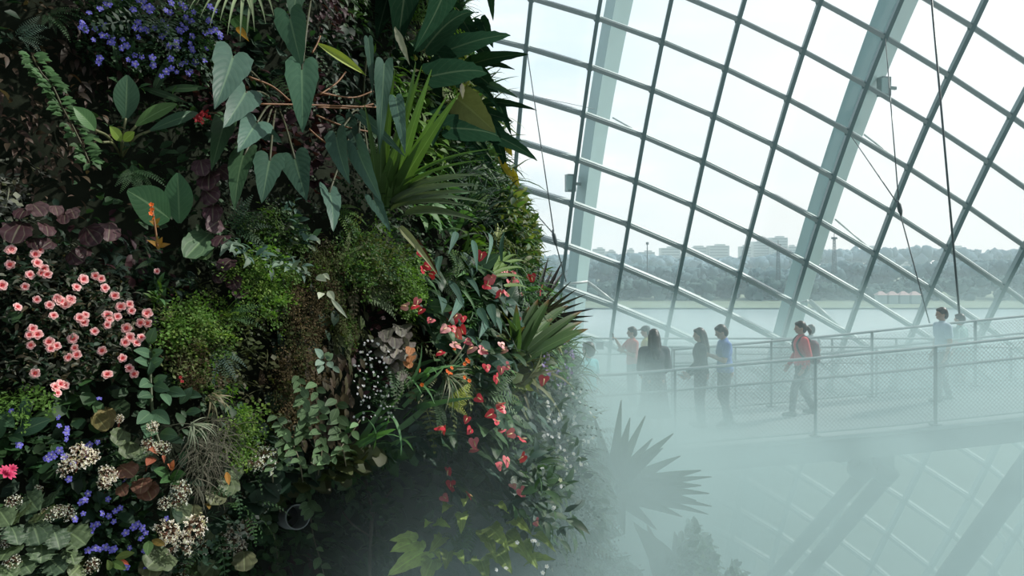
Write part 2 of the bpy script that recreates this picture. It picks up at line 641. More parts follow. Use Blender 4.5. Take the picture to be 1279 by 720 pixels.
def node_px(i, k):
    a, b = feats(i, k, 2) @ fit2, feats(i, k, 3) @ fit3
    wgt = smooth(-8, -4, k) * smooth(-1.5, 0.5, i) * smooth(13, 10, i) * smooth(7, 4, k)
    return a * (1 - wgt) + b * wgt


I0, I1, K0, K1 = -3, 17, -17, 8
node3 = {}
for i in range(I0, I1 + 1):
    for k in range(K0, K1 + 1):
        p = node_px(i, k)
        if -900 < p[0] < 2600 and -900 < p[1] < 2200:
            q = on_shell(*p)
            if q[2] > GZ + 0.1 and q[1] > 8:
                node3[(i, k)] = q

M['glaze'] = None
m, nt, out = new_mat('slightly_tinted_glass')
tr = N(nt, 'ShaderNodeBsdfTransparent', Color=(0.97, 0.99, 0.99, 1))
gl = N(nt, 'ShaderNodeBsdfGlossy', Roughness=0.03)
gl.inputs['Color'].default_value = (0.9, 0.95, 0.95, 1)
df = N(nt, 'ShaderNodeBsdfTranslucent', Color=(0.8, 0.9, 0.92, 1))
lw = N(nt, 'ShaderNodeFresnel', IOR=1.25)
m1 = N(nt, 'ShaderNodeMixShader', Fac=0.045)
L(nt, tr.outputs[0], m1.inputs[1])
L(nt, df.outputs[0], m1.inputs[2])
m2 = N(nt, 'ShaderNodeMixShader')
L(nt, math_node(nt, 'MULTIPLY', lw.outputs[0], 0.5), m2.inputs[0])
L(nt, m1.outputs[0], m2.inputs[1])
L(nt, gl.outputs[0], m2.inputs[2])
L(nt, m2.outputs[0], out.inputs[0])
M['glaze'] = m
M['mullion'] = paint('grey_green_steel', (0.20, 0.285, 0.29), 0.45, var=0.08, spec=0.4)
M['transom'] = paint('pale_grey_steel', (0.36, 0.43, 0.43), 0.4, var=0.08, spec=0.5)
M['arch'] = paint('pale_teal_painted_steel', (0.42, 0.59, 0.60), 0.5, var=0.06, scale=1.5)

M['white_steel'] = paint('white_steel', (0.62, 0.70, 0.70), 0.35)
dome = thing('window_1', 'curved glass dome wall on a leaning grid of steel bars', 'window', kind='structure')
mb = MB()
for (i, k), p in node3.items():
    c = [node3.get(x) for x in ((i, k), (i + 1, k), (i + 1, k + 1), (i, k + 1))]
    if all(v is not None for v in c):
        mb.add(np.array(c) + np.array([0, 0.08, 0]), [(0, 1, 2, 3)])
mb.build('glass', 'glaze', dome, False)


def shell_normal(p):
    # gradient of y - f(x,z)
    g = np.array([0.10 + 0.007 * p[0], 1.0, 0.34 + 0.007 * p[2]])
    return nrm(-g)


def bar_runs(keys):
    run = []
    for kk in keys:
        if kk in node3:
            run.append(node3[kk])
        else:
            if len(run) > 1:
                yield run
            run = []
    if len(run) > 1:
        yield run


for i in range(I0, I1 + 1):
    for run in bar_runs([(i, k) for k in range(K0, K1 + 1)]):
        mb = MB()
        n = [shell_normal(p) for p in run]
        t = np.gradient(np.array(run), axis=0)
        side = [np.cross(a, b) for a, b in zip(n, t)]
        mb.beam(run, 0.125, 0.26, side)
        mb.build('mullion', 'mullion', dome, False)
for k in range(K0, K1 + 1):
    for run in bar_runs([(i, k) for i in range(I0, I1 + 1)]):
        mb = MB()
        n = [shell_normal(p) for p in run]
        t = np.gradient(np.array(run), axis=0)
        side = [np.cross(a, b) for a, b in zip(n, t)]
        mb.beam(run, 0.12, 0.24, side)
        mb.build('transom', 'transom', dome, False)
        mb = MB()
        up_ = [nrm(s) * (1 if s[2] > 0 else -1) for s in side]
        mb.beam([np.array(p) + u * 0.075 - nn * 0.10 for p, u, nn in zip(run, up_, n)], 0.045, 0.22, side)  # pale strip added to imitate the light along the transom's upper edge
        mb.build('lit_edge_strip', 'white_steel', dome, False)
mb = MB()
for p in node3.values():
    mb.ball(p, 0.14, 8, 6)
mb.build('node_joint', 'mullion', dome)


# the two big arch ribs outside the glass
def arch_rib(label, rows, dleft, dright, front):
    """rows: (py, px left edge, px of the near corner, px right edge)"""
    py = np.array([r[0] for r in rows], float)
    ys = np.linspace(py[0], py[-1], 36)
    ed = [np.interp(ys, py, [r[j] for r in rows]) for j in (1, 2, 3)]
    # smooth the edges with a quadratic so the rib stays an even curve
    ed = [np.polyval(np.polyfit(ys, e, 2), ys) for e in ed]
    G = []
    for j, y in enumerate(ys):
        c = [on_shell(ed[0][j], y, dleft), on_shell(ed[1][j], y, front), on_shell(ed[2][j], y, dright)]
        back = c[0] + (c[2] - c[1])
        G.append([c[0], c[1], c[2], back])
    G = np.array(G)
    t = thing('arch_rib', label, 'arch')
    for a, b, nm in ((0, 1, 'web_plate'), (1, 2, 'flange_plate'), (2, 3, 'web_plate'), (3, 0, 'flange_plate')):
        mb = MB()
        mb.grid(np.stack([G[:, a], G[:, b]], 1))
        o = mb.build(nm, 'arch', t, True)
    return t, G


rib_a, GA = arch_rib('narrow pale teal steel arch rib behind the glass near the planting', [
    (-90, 776, 791, 814), (0, 756, 767, 788), (85, 743, 753, 775), (145, 734, 745, 765), (200, 725.5, 736, 754), (255, 717, 729, 743.5),
    (340, 708, 722, 734), (420, 702, 716, 727), (560, 696, 709, 721), (720, 692, 705, 719)], 1.3, 1.7, 0.75)
rib_b, GB = arch_rib('wide pale teal steel arch rib leaning right behind the glass', [
    (-90, 1133, 1172, 1190), (0, 1095, 1128, 1147), (100, 1062, 1086, 1104), (168, 1041, 1062, 1080), (230, 1019, 1038, 1054), (330, 988, 1007, 1021),
    (410, 966, 984, 1002), (560, 930, 946, 967), (720, 902, 917, 940)], 1.2, 1.7, 0.7)
M['lamp_grey'] = paint('grey_lamp_housing', (0.27, 0.36, 0.37), 0.5)
for px, py, lab in ((712.5, 233, 'square grey floodlight fixed to the narrow arch rib'), (1104, 113, 'grey floodlight pair fixed to the wide arch rib')):
    p = on_shell(px, py, 0.95)
    t = thing('floodlight', lab, 'floodlight', Matrix.Translation(p))
    mb = MB()
    mb.box((0, 0, 0.12), (0.32, 0.3, 0.62), 0.3)
    mb.build('housing', 'lamp_grey', t, False)
    mb = MB()
    mb.box((0.3, 0.1, 0.1), (0.35, 0.08, 0.1), 0.3)
    mb.build('bracket', 'lamp_grey', t, False)
    mb = MB()
    mb.box((-0.05, -0.17, 0.12), (0.24, 0.03, 0.5), 0.3)
    mb.build('lens', 'arch', t, False)

# white struts that tie each rib to the grid
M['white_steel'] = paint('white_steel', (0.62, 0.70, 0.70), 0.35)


def strut_set(label, segs, off=0.45, r=0.055):
    t = thing('tie_strut', label, 'strut', group='white tie struts between arch and glass')
    for a, b in segs:
        mb = MB()
        mb.tube([on_shell(a[0], a[1], off), on_shell(b[0], b[1], 0.15)], r, 6)
        mb.build('rod', 'white_steel', t)


strut_set('white tie rods at the foot of the narrow arch rib', [((734, 352), (704, 356)), ((734, 352), (768, 383)), ((737, 354), (771, 381))])
strut_set('white tie rods at the foot of the wide arch rib', [((1009, 376), (1047, 412)), ((1012, 375), (1051, 411)), ((994, 379), (1009, 376))])
strut_set('thin white tie rods halfway up the wide arch rib', [((1043, 274), (1093, 316)), ((1079, 168), (1132, 208))], r=0.03)
strut_set('thin white tie rods halfway up the narrow arch rib', [((765, 147), (803, 168)), ((735, 85), (730, 142))], r=0.03)
strut_set('white tie rods seen below the walkway in the mist', [((1233, 652), (1262, 690)), ((1236, 651), (1266, 688)), ((1245, 648), (1233, 652))], r=0.045)

# stay cables inside the dome
M['cable'] = paint('dark_cable', (0.10, 0.13, 0.135), 0.4, metal=0.3)


def stay(label, ends, r=0.012, buckle=None):
    t = thing('stay_cable', label, 'cable', group=None)
    for pts in ends:
        mb = MB()
        mb.tube([at(*p) for p in pts], r, 5)
        mb.build('cable', 'cable', t)
    if buckle:
        mb = MB()
        a, b = at(*buckle[0]), at(*buckle[1])
        mb.tube([a, a * .7 + b * .3, a * .3 + b * .7, b], [r, r * 3.4, r * 3.4, r], 6)
        mb.build('turnbuckle', 'cable', t)


def sd(px, py):
    r = ray(px, py)
    return shell_depth(r[0], r[2]) - 0.2


stay('thick dark stay cable hanging straight down right of the wide arch', [[(1160, -40, 17), (1200, 412, 17)]], 0.024)
stay('thin stay cable with turnbuckle dropping from the wide arch', [[(1106, 48, sd(1106, 48)), (1123, 258, 20)], [(1063, 170, sd(1062, 168)), (1122, 256, 20)], [(1124, 266, 20), (1161, 404, 19)]], 0.016, ((1121, 250, 20), (1126, 270, 20)))
stay('thin stay cable with turnbuckle beside the planted wall', [[(658, 62, sd(658, 62)), (692, 292, 20)], [(641, 235, sd(641, 235)), (691, 292, 20)], [(694, 304, 20), (707, 352, 22)]], 0.016, ((690, 287, 20), (695, 308, 20)))
stay('fine horizontal wire crossing behind the narrow arch', [[(665, 120, 27), (742, 136, 27)]], 0.008)
# ================================================================== walkways
M['deck'] = paint('grey_deck', (0.34, 0.39, 0.40), 0.7, var=0.1, scale=3)
M['girder'] = paint('grey_girder_steel', (0.13, 0.17, 0.18), 0.5, var=0.1)
M['rail'] = paint('satin_rail_steel', (0.40, 0.46, 0.47), 0.3, metal=0.6)
M['post'] = paint('grey_post_steel', (0.16, 0.20, 0.21), 0.45, metal=0.2)
M['mesh'] = paint('fine_wire_mesh', (0.22, 0.27, 0.28), 0.5, metal=0.3)


def deck_z(x):
    return float(np.interp(x, [-1, 1.4, 4.17, 5.62, 7.48, 8.9, 12], [-2.82, -2.78, -2.55, -2.42, -2.22, -2.08, -1.78]))


YN, YF = 11.7, 14.1
xs = np.linspace(0.6, 12.0, 30)
deck = thing('walkway_deck', 'raised grey walkway deck rising to the right through the mist', 'walkway', kind='structure')
mb = MB()
top = np.array([[(x, y, deck_z(x) + (0.0)) for y in (YN - .08, YF + .08)] for x in xs])
bot = top - np.array([0, 0, 0.1])
mb.grid(top)
mb.grid(bot[:, ::-1])
mb.grid(np.stack([top[:, 0], bot[:, 0]], 1)[:, ::-1])
mb.grid(np.stack([top[:, 1], bot[:, 1]], 1))
mb.build('deck_slab', 'deck', deck, False)
for y in (YN + 0.02, YF - 0.02):
    mb = MB()
    mb.beam([(x, y, deck_z(x) - 0.20) for x in xs], 0.24, 0.30, (0, 1, 0))
    mb.build('edge_girder', 'girder', deck, False)
mb = MB()
mb.tube([(x, (YN + YF) / 2, deck_z(x) - 0.30) for x in xs], 0.26, 12)
mb.build('spine_tube', 'girder', deck)
for x in np.arange(1.2, 12, 1.45):
    mb = MB()
    mb.beam([(x, YN, deck_z(x) - .2), (x, YF, deck_z(x) - .2)], 0.1, 0.16, (1, 0, 0))
    mb.build('cross_rib', 'girder', deck, False)

rear = thing('walkway_deck', 'level grey walkway deck behind, nearer the glass', 'walkway', kind='structure')
RZ = -2.80
mb = MB()
mb.box((5.2, 16.35, RZ - .06), (9.4, 2.6, .12))
mb.box((1.9, 14.55, RZ - .07), (2.4, 1.2, .1))
mb.build('deck_slab', 'deck', rear, False)
for y in (15.15, 17.55):
    mb = MB()
    mb.box((5.2, y, RZ - .27), (9.4, .14, .3))
    mb.build('edge_girder', 'girder', rear, False)


def railing(label, path, posts, height=1.15, rails=(1.15, 0.85), mesh_top=1.1, r=0.022):
    """path: list of floor points; posts: positions 0..1 along it"""
    P = np.asarray(path, float)
    seg = np.concatenate([[0], np.cumsum(np.linalg.norm(np.diff(P, axis=0), axis=1))])
    tot = seg[-1]

    def along(s):
        return np.array([np.interp(s, seg, P[:, j]) for j in range(3)])
    t = thing('railing', label, 'railing', Matrix.Translation(P[0]))
    o0 = P[0]
    ss = np.linspace(0, tot, max(3, int(tot / 0.4)))
    for h in rails:
        mb = MB()
        mb.tube([along(s) + (0, 0, h) - o0 for s in ss], r if h == max(rails) else r * .8, 8)
        mb.build('top_rail' if h == max(rails) else 'mid_rail', 'rail', t)
    mb = MB()
    mb.tube([along(s) + (0, 0, 0.06) - o0 for s in ss], 0.015, 6)
    mb.build('bottom_rail', 'rail', t)
    for s in posts:
        p = along(s * tot) - o0
        d = nrm(along(min(tot, s * tot + .05)) - along(max(0, s * tot - .05)))
        mb = MB()
        mb.beam([p + (0, 0, -.02), p + (0, 0, max(rails))], 0.075, 0.03, (d[0] * .2 - d[1], d[1] * .2 + d[0], 0))
        mb.box(p + (0, 0, 0.01), (0.13, 0.13, 0.025))
        mb.build('post', 'post', t, False)
    # woven diamond mesh
    mb = MB()
    hh = mesh_top - 0.06
    step = 0.062
    for sgn in (1, -1):
        for s in np.arange(-hh, tot + hh, step):
            a, b = (s, s + hh) if sgn > 0 else (s + hh, s)
            z0, z1 = 0.06, mesh_top
            # clip to the run
            q0, q1 = s, s + hh
            u0, u1 = max(0, (0 - q0) / hh), min(1, (tot - q0) / hh)
            if u1 - u0 < 0.02:
                continue
            pts = []
            for u in (u0, u1):
                z = z0 + (z1 - z0) * (u if sgn > 0 else 1 - u)
                pts.append(along(q0 + u * hh) + (0, 0, z) - o0)
            mb.tube(pts, 0.0034, 3, caps=False)
    mb.build('wire_mesh', 'mesh', t)
    return t


def px2x(px, Y):
    return (px - CX) / F * Y


def deck_path(y, x0, x1, n=20):
    return [(x, y, deck_z(x)) for x in np.linspace(x0, x1, n)]


def frac(px, Y, x0, x1):
    return (px2x(px, Y) - x0) / (x1 - x0)


nx0, nx1 = 0.65, 9.4
railing('near railing of the walkway, closest to the viewer, crossing in front of the people', deck_path(YN, nx0, nx1),
        [frac(p, YN, nx0, nx1) for p in (700, 843, 1018, 1168, 1320)])
fx0, fx1 = 2.8, 10.6
railing('far railing of the rising walkway, behind the people on it', deck_path(YF, fx0, fx1),
        [frac(p, YF, fx0, fx1) for p in (842, 963, 1089, 1218, 1340)])
railing('level railing on the near side of the rear walkway', [(2.9, 15.2, RZ), (9.6, 15.2, RZ)], [0.02, .2, .4, .6, .8, .98], rails=(1.22, 0.92), mesh_top=1.15)
railing('level railing on the glass side of the rear walkway, farthest back', [(1.55, 17.5, RZ), (9.8, 17.5, RZ)], [0.025, .17, .33, .5, .66, .83, .98], rails=(1.17, 0.83), mesh_top=1.1)

# small grey information panel on the rear railing
M['panel'] = paint('teal_grey_panel', (0.16, 0.27, 0.28), 0.5)
p = at(749, 432, 17.42)
t = thing('sign_panel', 'small dark teal panel hung on the rear railing, left end', 'sign', Matrix.Translation(p))
mb = MB(); mb.box((0, 0, 0), (0.17, 0.02, 0.17)); mb.build('plate', 'panel', t, False)
mb = MB(); mb.box((0, -0.012, 0), (0.14, 0.006, 0.14)); mb.build('face', 'post', t, False)

# raking struts that hold the walkway
M['prop'] = paint('dark_raking_steel', (0.10, 0.145, 0.155), 0.45)


def prop(label, top, bottom, r, lug=None):
    t = thing('raking_strut', label, 'strut', Matrix.Translation(bottom))
    a, b = np.asarray(top, float), np.asarray(bottom, float)
    ex = b + (b - a) * 0.9
    mb = MB()
    mb.tube([a - b, (a + b) / 2 - b, ex - b], r, 16)
    mb.build('tube', 'prop', t)
    if lug is not None:
        d = nrm(b - a)
        mb = MB()
        mb.tube([a - b - d * .12, a - b + d * .12], r * 1.12, 16)
        mb.build('collar', 'prop', t)
        mb = MB()
        c = np.asarray(lug, float)
        top_ = np.array([c[0], c[1], deck_z(c[0]) - .18])
        mb.beam([top_ - b, (top_ + c) / 2 - b, c - b - (0, 0, .1)], 0.30, 0.16, (1, 0, 0))
        mb.tube([c - b + (0, -.12, -.1), c - b + (0, .12, -.1)], 0.15, 14)
        mb.build('lug', 'prop', t)
    return t


prop('left one of the paired raking struts under the walkway', at(1080, 590, 12.1), at(965, 722, 13.4), 0.11, at(1074, 580, 12.0))
prop('right one of the paired raking struts under the walkway', at(1108, 594, 12.6), at(1000, 722, 14.0), 0.125, at(1102, 583, 12.6))
prop('thick dark raking strut at the lower right corner', at(1330, 520, 11.0), at(1185, 722, 12.0), 0.165)
# pipework slung under the girder
M['pipe'] = paint('grey_pipe', (0.12, 0.16, 0.17), 0.5)
t = thing('pipe_bracket', 'small pipe valves and brackets slung under the walkway girder', 'bracket', Matrix.Translation(at(1055, 574, 11.8)))
mb = MB(); mb.tube([(-.22, 0, .05), (-.1, 0, -.02), (.1, 0, 0), (.2, 0, .08)], .035, 8); mb.build('pipe', 'pipe', t)
mb = MB(); mb.tube([(.08, 0, -.03), (.2, 0, -.03)], .06, 10); mb.build('valve', 'pipe', t)
mb = MB(); mb.tube([(.14, 0, -.02), (.14, 0, .2)], .015, 6); mb.build('hanger', 'pipe', t)

# ================================================================== the mist
m, nt, out = new_mat('drifting_mist')
tcn = N(nt, 'ShaderNodeTexCoord')
sp = N(nt, 'ShaderNodeSeparateXYZ')
L(nt, tcn.outputs['Object'], sp.inputs[0])
X, Y_, Z = sp.outputs
mpn = N(nt, 'ShaderNodeMapping')
mpn.inputs['Scale'].default_value = (0.45, 0.4, 0.9)
L(nt, tcn.outputs['Object'], mpn.inputs[0])
nz = N(nt, 'ShaderNodeTexNoise', Scale=1.0, Detail=3.0, Roughness=0.55, Distortion=0.4)
L(nt, mpn.outputs[0], nz.inputs['Vector'])
nzv = math_node(nt, 'SUBTRACT', nz.outputs['Fac'], 0.5)
# height of the mist's upper side: higher to the right
ztop = math_node(nt, 'ADD', math_node(nt, 'MULTIPLY', X, MIST['tilt']), MIST['ztop'])
ztop = math_node(nt, 'ADD', ztop, math_node(nt, 'MULTIPLY', nzv, 1.6))
h = math_node(nt, 'SUBTRACT', ztop, Z)
f1 = smooth_node(nt, h, 0.0, MIST['soft'])
f1b = smooth_node(nt, h, 1.6, 4.5, 1.0, MIST['low'])
fy = smooth_node(nt, Y_, 2.4, 3.6, 0.0, MIST['near'])
fy = math_node(nt, 'ADD', fy, smooth_node(nt, Y_, 5.5, 9.0, 0.0, 1.0 - MIST['near']))
fyb = smooth_node(nt, Y_, 13.5, 18.0, 1.0, MIST['far'])
fx = smooth_node(nt, X, 1.2, 5.5, 1.0, MIST['right'])
fxl = smooth_node(nt, X, -1.25, -0.35, 0.0, 1.0)
cl = smooth_node(nt, nz.outputs['Fac'], 0.3, 0.68, 0.45, 1.45)
d = math_node(nt, 'MULTIPLY', f1, f1b)
for q in (fy, fyb, fx, fxl, cl):
    d = math_node(nt, 'MULTIPLY', d, q)
d = math_node(nt, 'MULTIPLY', d, MIST['dens'])
# thicker puffs where the nozzles sit
for (cx_, cy_, cz_, rx_, ry_, rz_, den) in MIST['puffs']:
    e = None
    for ax, c, r in ((X, cx_, rx_), (Y_, cy_, ry_), (Z, cz_, rz_)):
        q = math_node(nt, 'DIVIDE', math_node(nt, 'SUBTRACT', ax, c), r)
        q = math_node(nt, 'MULTIPLY', q, q)
        e = q if e is None else math_node(nt, 'ADD', e, q)
    e = math_node(nt, 'ADD', e, math_node(nt, 'MULTIPLY', nzv, 1.6))
    d = math_node(nt, 'ADD', d, smooth_node(nt, e, 0.0, 1.25, den, 0.0))
pv_ = N(nt, 'ShaderNodeVolumeScatter')
pv_.inputs['Color'].default_value = (*MIST['col'], 1)
pv_.inputs['Anisotropy'].default_value = 0.15
L(nt, d, pv_.inputs['Density'])
va_ = N(nt, 'ShaderNodeVolumeAbsorption')
va_.inputs['Color'].default_value = (*MIST['col'], 1)
L(nt, d, va_.inputs['Density'])
ads = N(nt, 'ShaderNodeAddShader')
L(nt, pv_.outputs[0], ads.inputs[0])
L(nt, va_.outputs[0], ads.inputs[1])
L(nt, ads.outputs[0], out.inputs['Volume'])
m.cycles.volume_step_rate = MIST['step']
mb = MB()
x0, x1, y0, y1, z0, z1 = -1.3, 19.0, 2.4, 26.0, -12.0, 0.4
mb.box(((x0 + x1) / 2, (y0 + y1) / 2, (z0 + z1) / 2), (x1 - x0, y1 - y0, z1 - z0))
mo = mb.build('mist', m, None, False)
tag(mo, 'cool white mist drifting over the walkway and the lower planting', 'mist', kind='stuff')
# ================================================================== the planted mountain wall
WC = np.array([-6.9, 8.0])
M['soil'] = paint('dark_mossy_soil', (0.012, 0.016, 0.010), 1.0, var=0.6, scale=9, bump=0.6, spec=0.1)


def wall_R(th, z):
    R = np.interp(z, [-9, -5, -3, -1.76, -0.72, 0.24, 1.04, 2.64, 4.5, 7], [8.0, 7.95, 7.7, 7.54, 7.22, 6.78, 6.54, 6.16, 5.85, 5.5])
    deg = np.degrees(th)
    win = smooth(-41.5, -38, deg) * smooth(-19, -25, deg)
    R = R - 1.3 * win * smooth(-1.0, -1.5, z) - 0.25 * smooth(-0.55, -0.95, z) * smooth(-40, -36, deg) * smooth(-22, -27, deg)
    # a hollow above the pink bush and another under the big leaves
    return R


def wall_P(th, z, jitter=True):
    R = float(wall_R(th, z))
    p = Vector((WC[0] + R * math.cos(th), WC[1] + R * math.sin(th), z))
    if jitter:
        n = mnoise.fractal(p * 1.3, 1.0, 2.0, 4) * 0.13
        R += n
        p = Vector((WC[0] + R * math.cos(th), WC[1] + R * math.sin(th), z))
    return np.array(p)


ths = np.radians(np.arange(-105, 75, 0.9))
zs = np.arange(-9, 6.6, 0.1)
G = np.array([[wall_P(t, z) for t in ths] for z in zs])
mb = MB()
mb.grid(G)
wallo = mb.build('wall_left', 'soil')
tag(wallo, 'dark rounded rock wall covered in planting', 'wall', kind='structure')
_v = [Vector(v) for v in G.reshape(-1, 3)]
_a, _b = G.shape[:2]
_i = np.arange(_a * _b).reshape(_a, _b)
_q = np.stack([_i[:-1, :-1], _i[:-1, 1:], _i[1:, 1:], _i[1:, :-1]], -1).reshape(-1, 4)
WBVH = BVHTree.FromPolygons(_v, [tuple(int(x) for x in q) for q in _q])


def wall_hit(px, py):
    """point, right, up, out of the wall where the line of sight through px,py meets it (or its edge)"""
    for _ in range(200):
        d = Vector(ray(px, py)).normalized()
        h = WBVH.ray_cast(Vector((0, 0, 0)), d, 60)
        if h[0] is not None:
            break
        px -= 3
    p = np.array(h[0])
    return (p,) + wall_frame(p)


def wall_frame(p):
    out = nrm((p[0] - WC[0], p[1] - WC[1], 0.0))
    out = nrm(out + np.array([0, 0, 0.22]))
    right = nrm(np.cross((0, 0, 1.0), out))
    up = np.cross(out, right)
    return right, up, out


def wy(px, py):
    return wall_hit(px, py)[0][1]


# ------------------------------------------------------------------ leaf shapes
def profile(shape, t):
    t = np.clip(t, 0, 1)
    if shape == 'oval':
        return np.sin(PI * np.clip(t, .02, .985)) ** 0.75
    if shape == 'lance':
        return np.sin(PI * np.clip(t, .015, .99) ** 0.72) ** 1.05
    if shape == 'strap':
        return np.clip(0.7 + 1.2 * t, 0, 1) * np.clip(1 - t ** 4, 0.02, 1)
    if shape == 'arrow':
        return np.clip((1 - t ** 2.3), 0.02, 1) ** 0.95 * (0.84 + 0.16 * np.sin(PI * np.clip(t * 2.0, 0, 1)))
    if shape == 'spoon':
        return np.maximum(np.sin(PI * np.clip(t, .0, .985) ** 1.6) ** 0.8, 0.10)
    if shape == 'blade':
        return np.clip((t + .12) / .35, 0, 1) ** .5 * np.clip(1 - t, 0.015, 1) ** .75
    if shape == 'round':
        return np.sqrt(np.clip(1 - (2 * t - 1) ** 2, 0.02, 1))
    return np.sin(PI * t)


def leaf(Lg, W, shape='oval', n=9, m=4, fold=0.15, bend=0.5, ripple=0.0, rf=6, lobe=0.0, twist=0.0, ph=0.0, curl=0.0, notch=0.0, chord=False):
    """one leaf growing along +Y, upper side +Z; bend droops the tip towards -Z"""
    t = np.linspace(0, 1, n)
    ang = bend * t - bend * 0.25
    dy = np.cos(ang)
    dz = -np.sin(ang)
    step = Lg / (n - 1)
    cy = np.concatenate([[0], np.cumsum((dy[:-1] + dy[1:]) / 2 * step)])
    cz = np.concatenate([[0], np.cumsum((dz[:-1] + dz[1:]) / 2 * step)])
    u = np.linspace(-1, 1, m + 1)
    wv = profile(shape, t) * W / 2
    Tt, U = np.meshgrid(t, u, indexing='ij')
    wr = 1 + (0.10 * np.sin(rf * 2 * PI * Tt * 1.3 + ph) * ripple if ripple else 0)
    X = U * wv[:, None] * wr
    lo = -lobe * Lg * (1 - Tt) ** 3 * np.abs(U) ** 0.4 * (1.15 - 0.5 * np.abs(U) ** 4)
    up = fold * np.abs(X) - curl * (X ** 2) / max(W, 1e-6)
    if ripple:
        up = up + ripple * 0.11 * W * np.sin(rf * 2 * PI * Tt + ph + (U > 0) * 1.3) * np.abs(U) ** 1.5
    if twist:
        a = twist * Tt
        X, up = X * np.cos(a) - up * np.sin(a), X * np.sin(a) + up * np.cos(a)
    if notch:
        X = X * (1 + notch * np.cos(rf * 2 * PI * Tt + ph * .3) * np.abs(U))
        lo = lo + notch * .25 * Lg * np.cos(rf * 2 * PI * Tt + ph) * np.abs(U) ** 2
    Y = cy[:, None] + lo * dy[:, None] - up * dz[:, None]
    Z = cz[:, None] + lo * dz[:, None] + up * dy[:, None]
    if chord:      # turn and stretch so that the tip ends exactly at (0, Lg, 0)
        a = math.atan2(cz[-1], cy[-1])
        k = Lg / math.hypot(cz[-1], cy[-1])
        Y, Z = (Y * math.cos(a) + Z * math.sin(a)) * k, (-Y * math.sin(a) + Z * math.cos(a)) * k
    V = np.stack([X, Y, Z], -1).reshape(-1, 3)
    idx = np.arange(n * (m + 1)).reshape(n, m + 1)
    Fq = np.stack([idx[:-1, :-1], idx[:-1, 1:], idx[1:, 1:], idx[1:, :-1]], -1).reshape(-1, 4)
    UV = np.stack([U * .5 + .5, Tt], -1).reshape(-1, 2)
    return V, Fq, UV


def basis(d, n):
    d = nrm(d)
    n = np.asarray(n, float)
    n = n - d * np.dot(n, d)
    if np.linalg.norm(n) < 1e-5:
        n = np.cross(d, (0.3, 0.5, 0.8))
    n = nrm(n)
    x = np.cross(d, n)
    return np.stack([x, d, n], 0)      # rows: V @ basis


def put_leaf(mb, lf, p, d, n, col):
    V, Fq, UV = lf
    mb.add(V @ basis(d, n) + np.asarray(p), Fq, UV, col)


def scatter(mb, lf, P, D, Nn, S, C):
    """many copies of one leaf shape at points P along directions D with upper sides Nn"""
    V, Fq, UV = lf
    D = D / np.linalg.norm(D, axis=1, keepdims=True)
    Nn = Nn - D * np.sum(D * Nn, 1, keepdims=True)
    Nn = Nn / np.maximum(np.linalg.norm(Nn, axis=1, keepdims=True), 1e-6)
    Xx = np.cross(D, Nn)
    k = len(V)
    W = (V[None, :, 0:1] * Xx[:, None] + V[None, :, 1:2] * D[:, None] + V[None, :, 2:3] * Nn[:, None]) * S[:, None, None] + P[:, None]
    n = len(P)
    FF = (Fq[None] + (np.arange(n) * k)[:, None, None]).reshape(-1, 4)
    mb.add(W.reshape(-1, 3), FF, np.tile(UV, (n, 1)), np.repeat(C, k, 0))


def join(lfs):
    V, Fq, UV, n = [], [], [], 0
    for a, b, c in lfs:
        V.append(a); Fq.append(b + n); UV.append(c); n += len(a)
    return np.concatenate(V), np.concatenate(Fq), np.concatenate(UV)


def frond(Lg, W, pairs=12, bend=0.8, taper=0.9, pin='lance', pw=0.16, n=3, m=2, droop=0.25):
    """a fern frond: a thin rachis with pinnae on both sides"""
    out = [leaf(Lg, Lg * 0.018, 'strap', 8, 1, 0, bend)]
    t = np.linspace(0.10, 0.985, pairs)
    ang = bend * t - bend * .25
    tt = np.linspace(0, 1, 60)
    aa = bend * tt - bend * .25
    cy = np.concatenate([[0], np.cumsum((np.cos(aa)[:-1]) * Lg / 59)])
    cz = np.concatenate([[0], np.cumsum((-np.sin(aa)[:-1]) * Lg / 59)])
    for i, s in enumerate(t):
        y, z = np.interp(s, tt, cy), np.interp(s, tt, cz)
        wl = W / 2 * np.clip(1 - s ** 1.6 * taper, .06, 1) * min(1, .45 + s * 4)
        a = ang[i]
        for sg in (-1, 1):
            V, Fq, UV = leaf(wl, max(wl * pw, Lg / pairs * .55), pin, n, m, 0.1, droop)
            d = np.array([sg * 0.94, 0.34 * math.cos(a), -0.34 * math.sin(a)])
            nn = np.array([0, math.sin(a), math.cos(a)])
            out.append((V @ basis(d, nn) + np.array([0, y, z]), Fq, UV))
    return join(out)


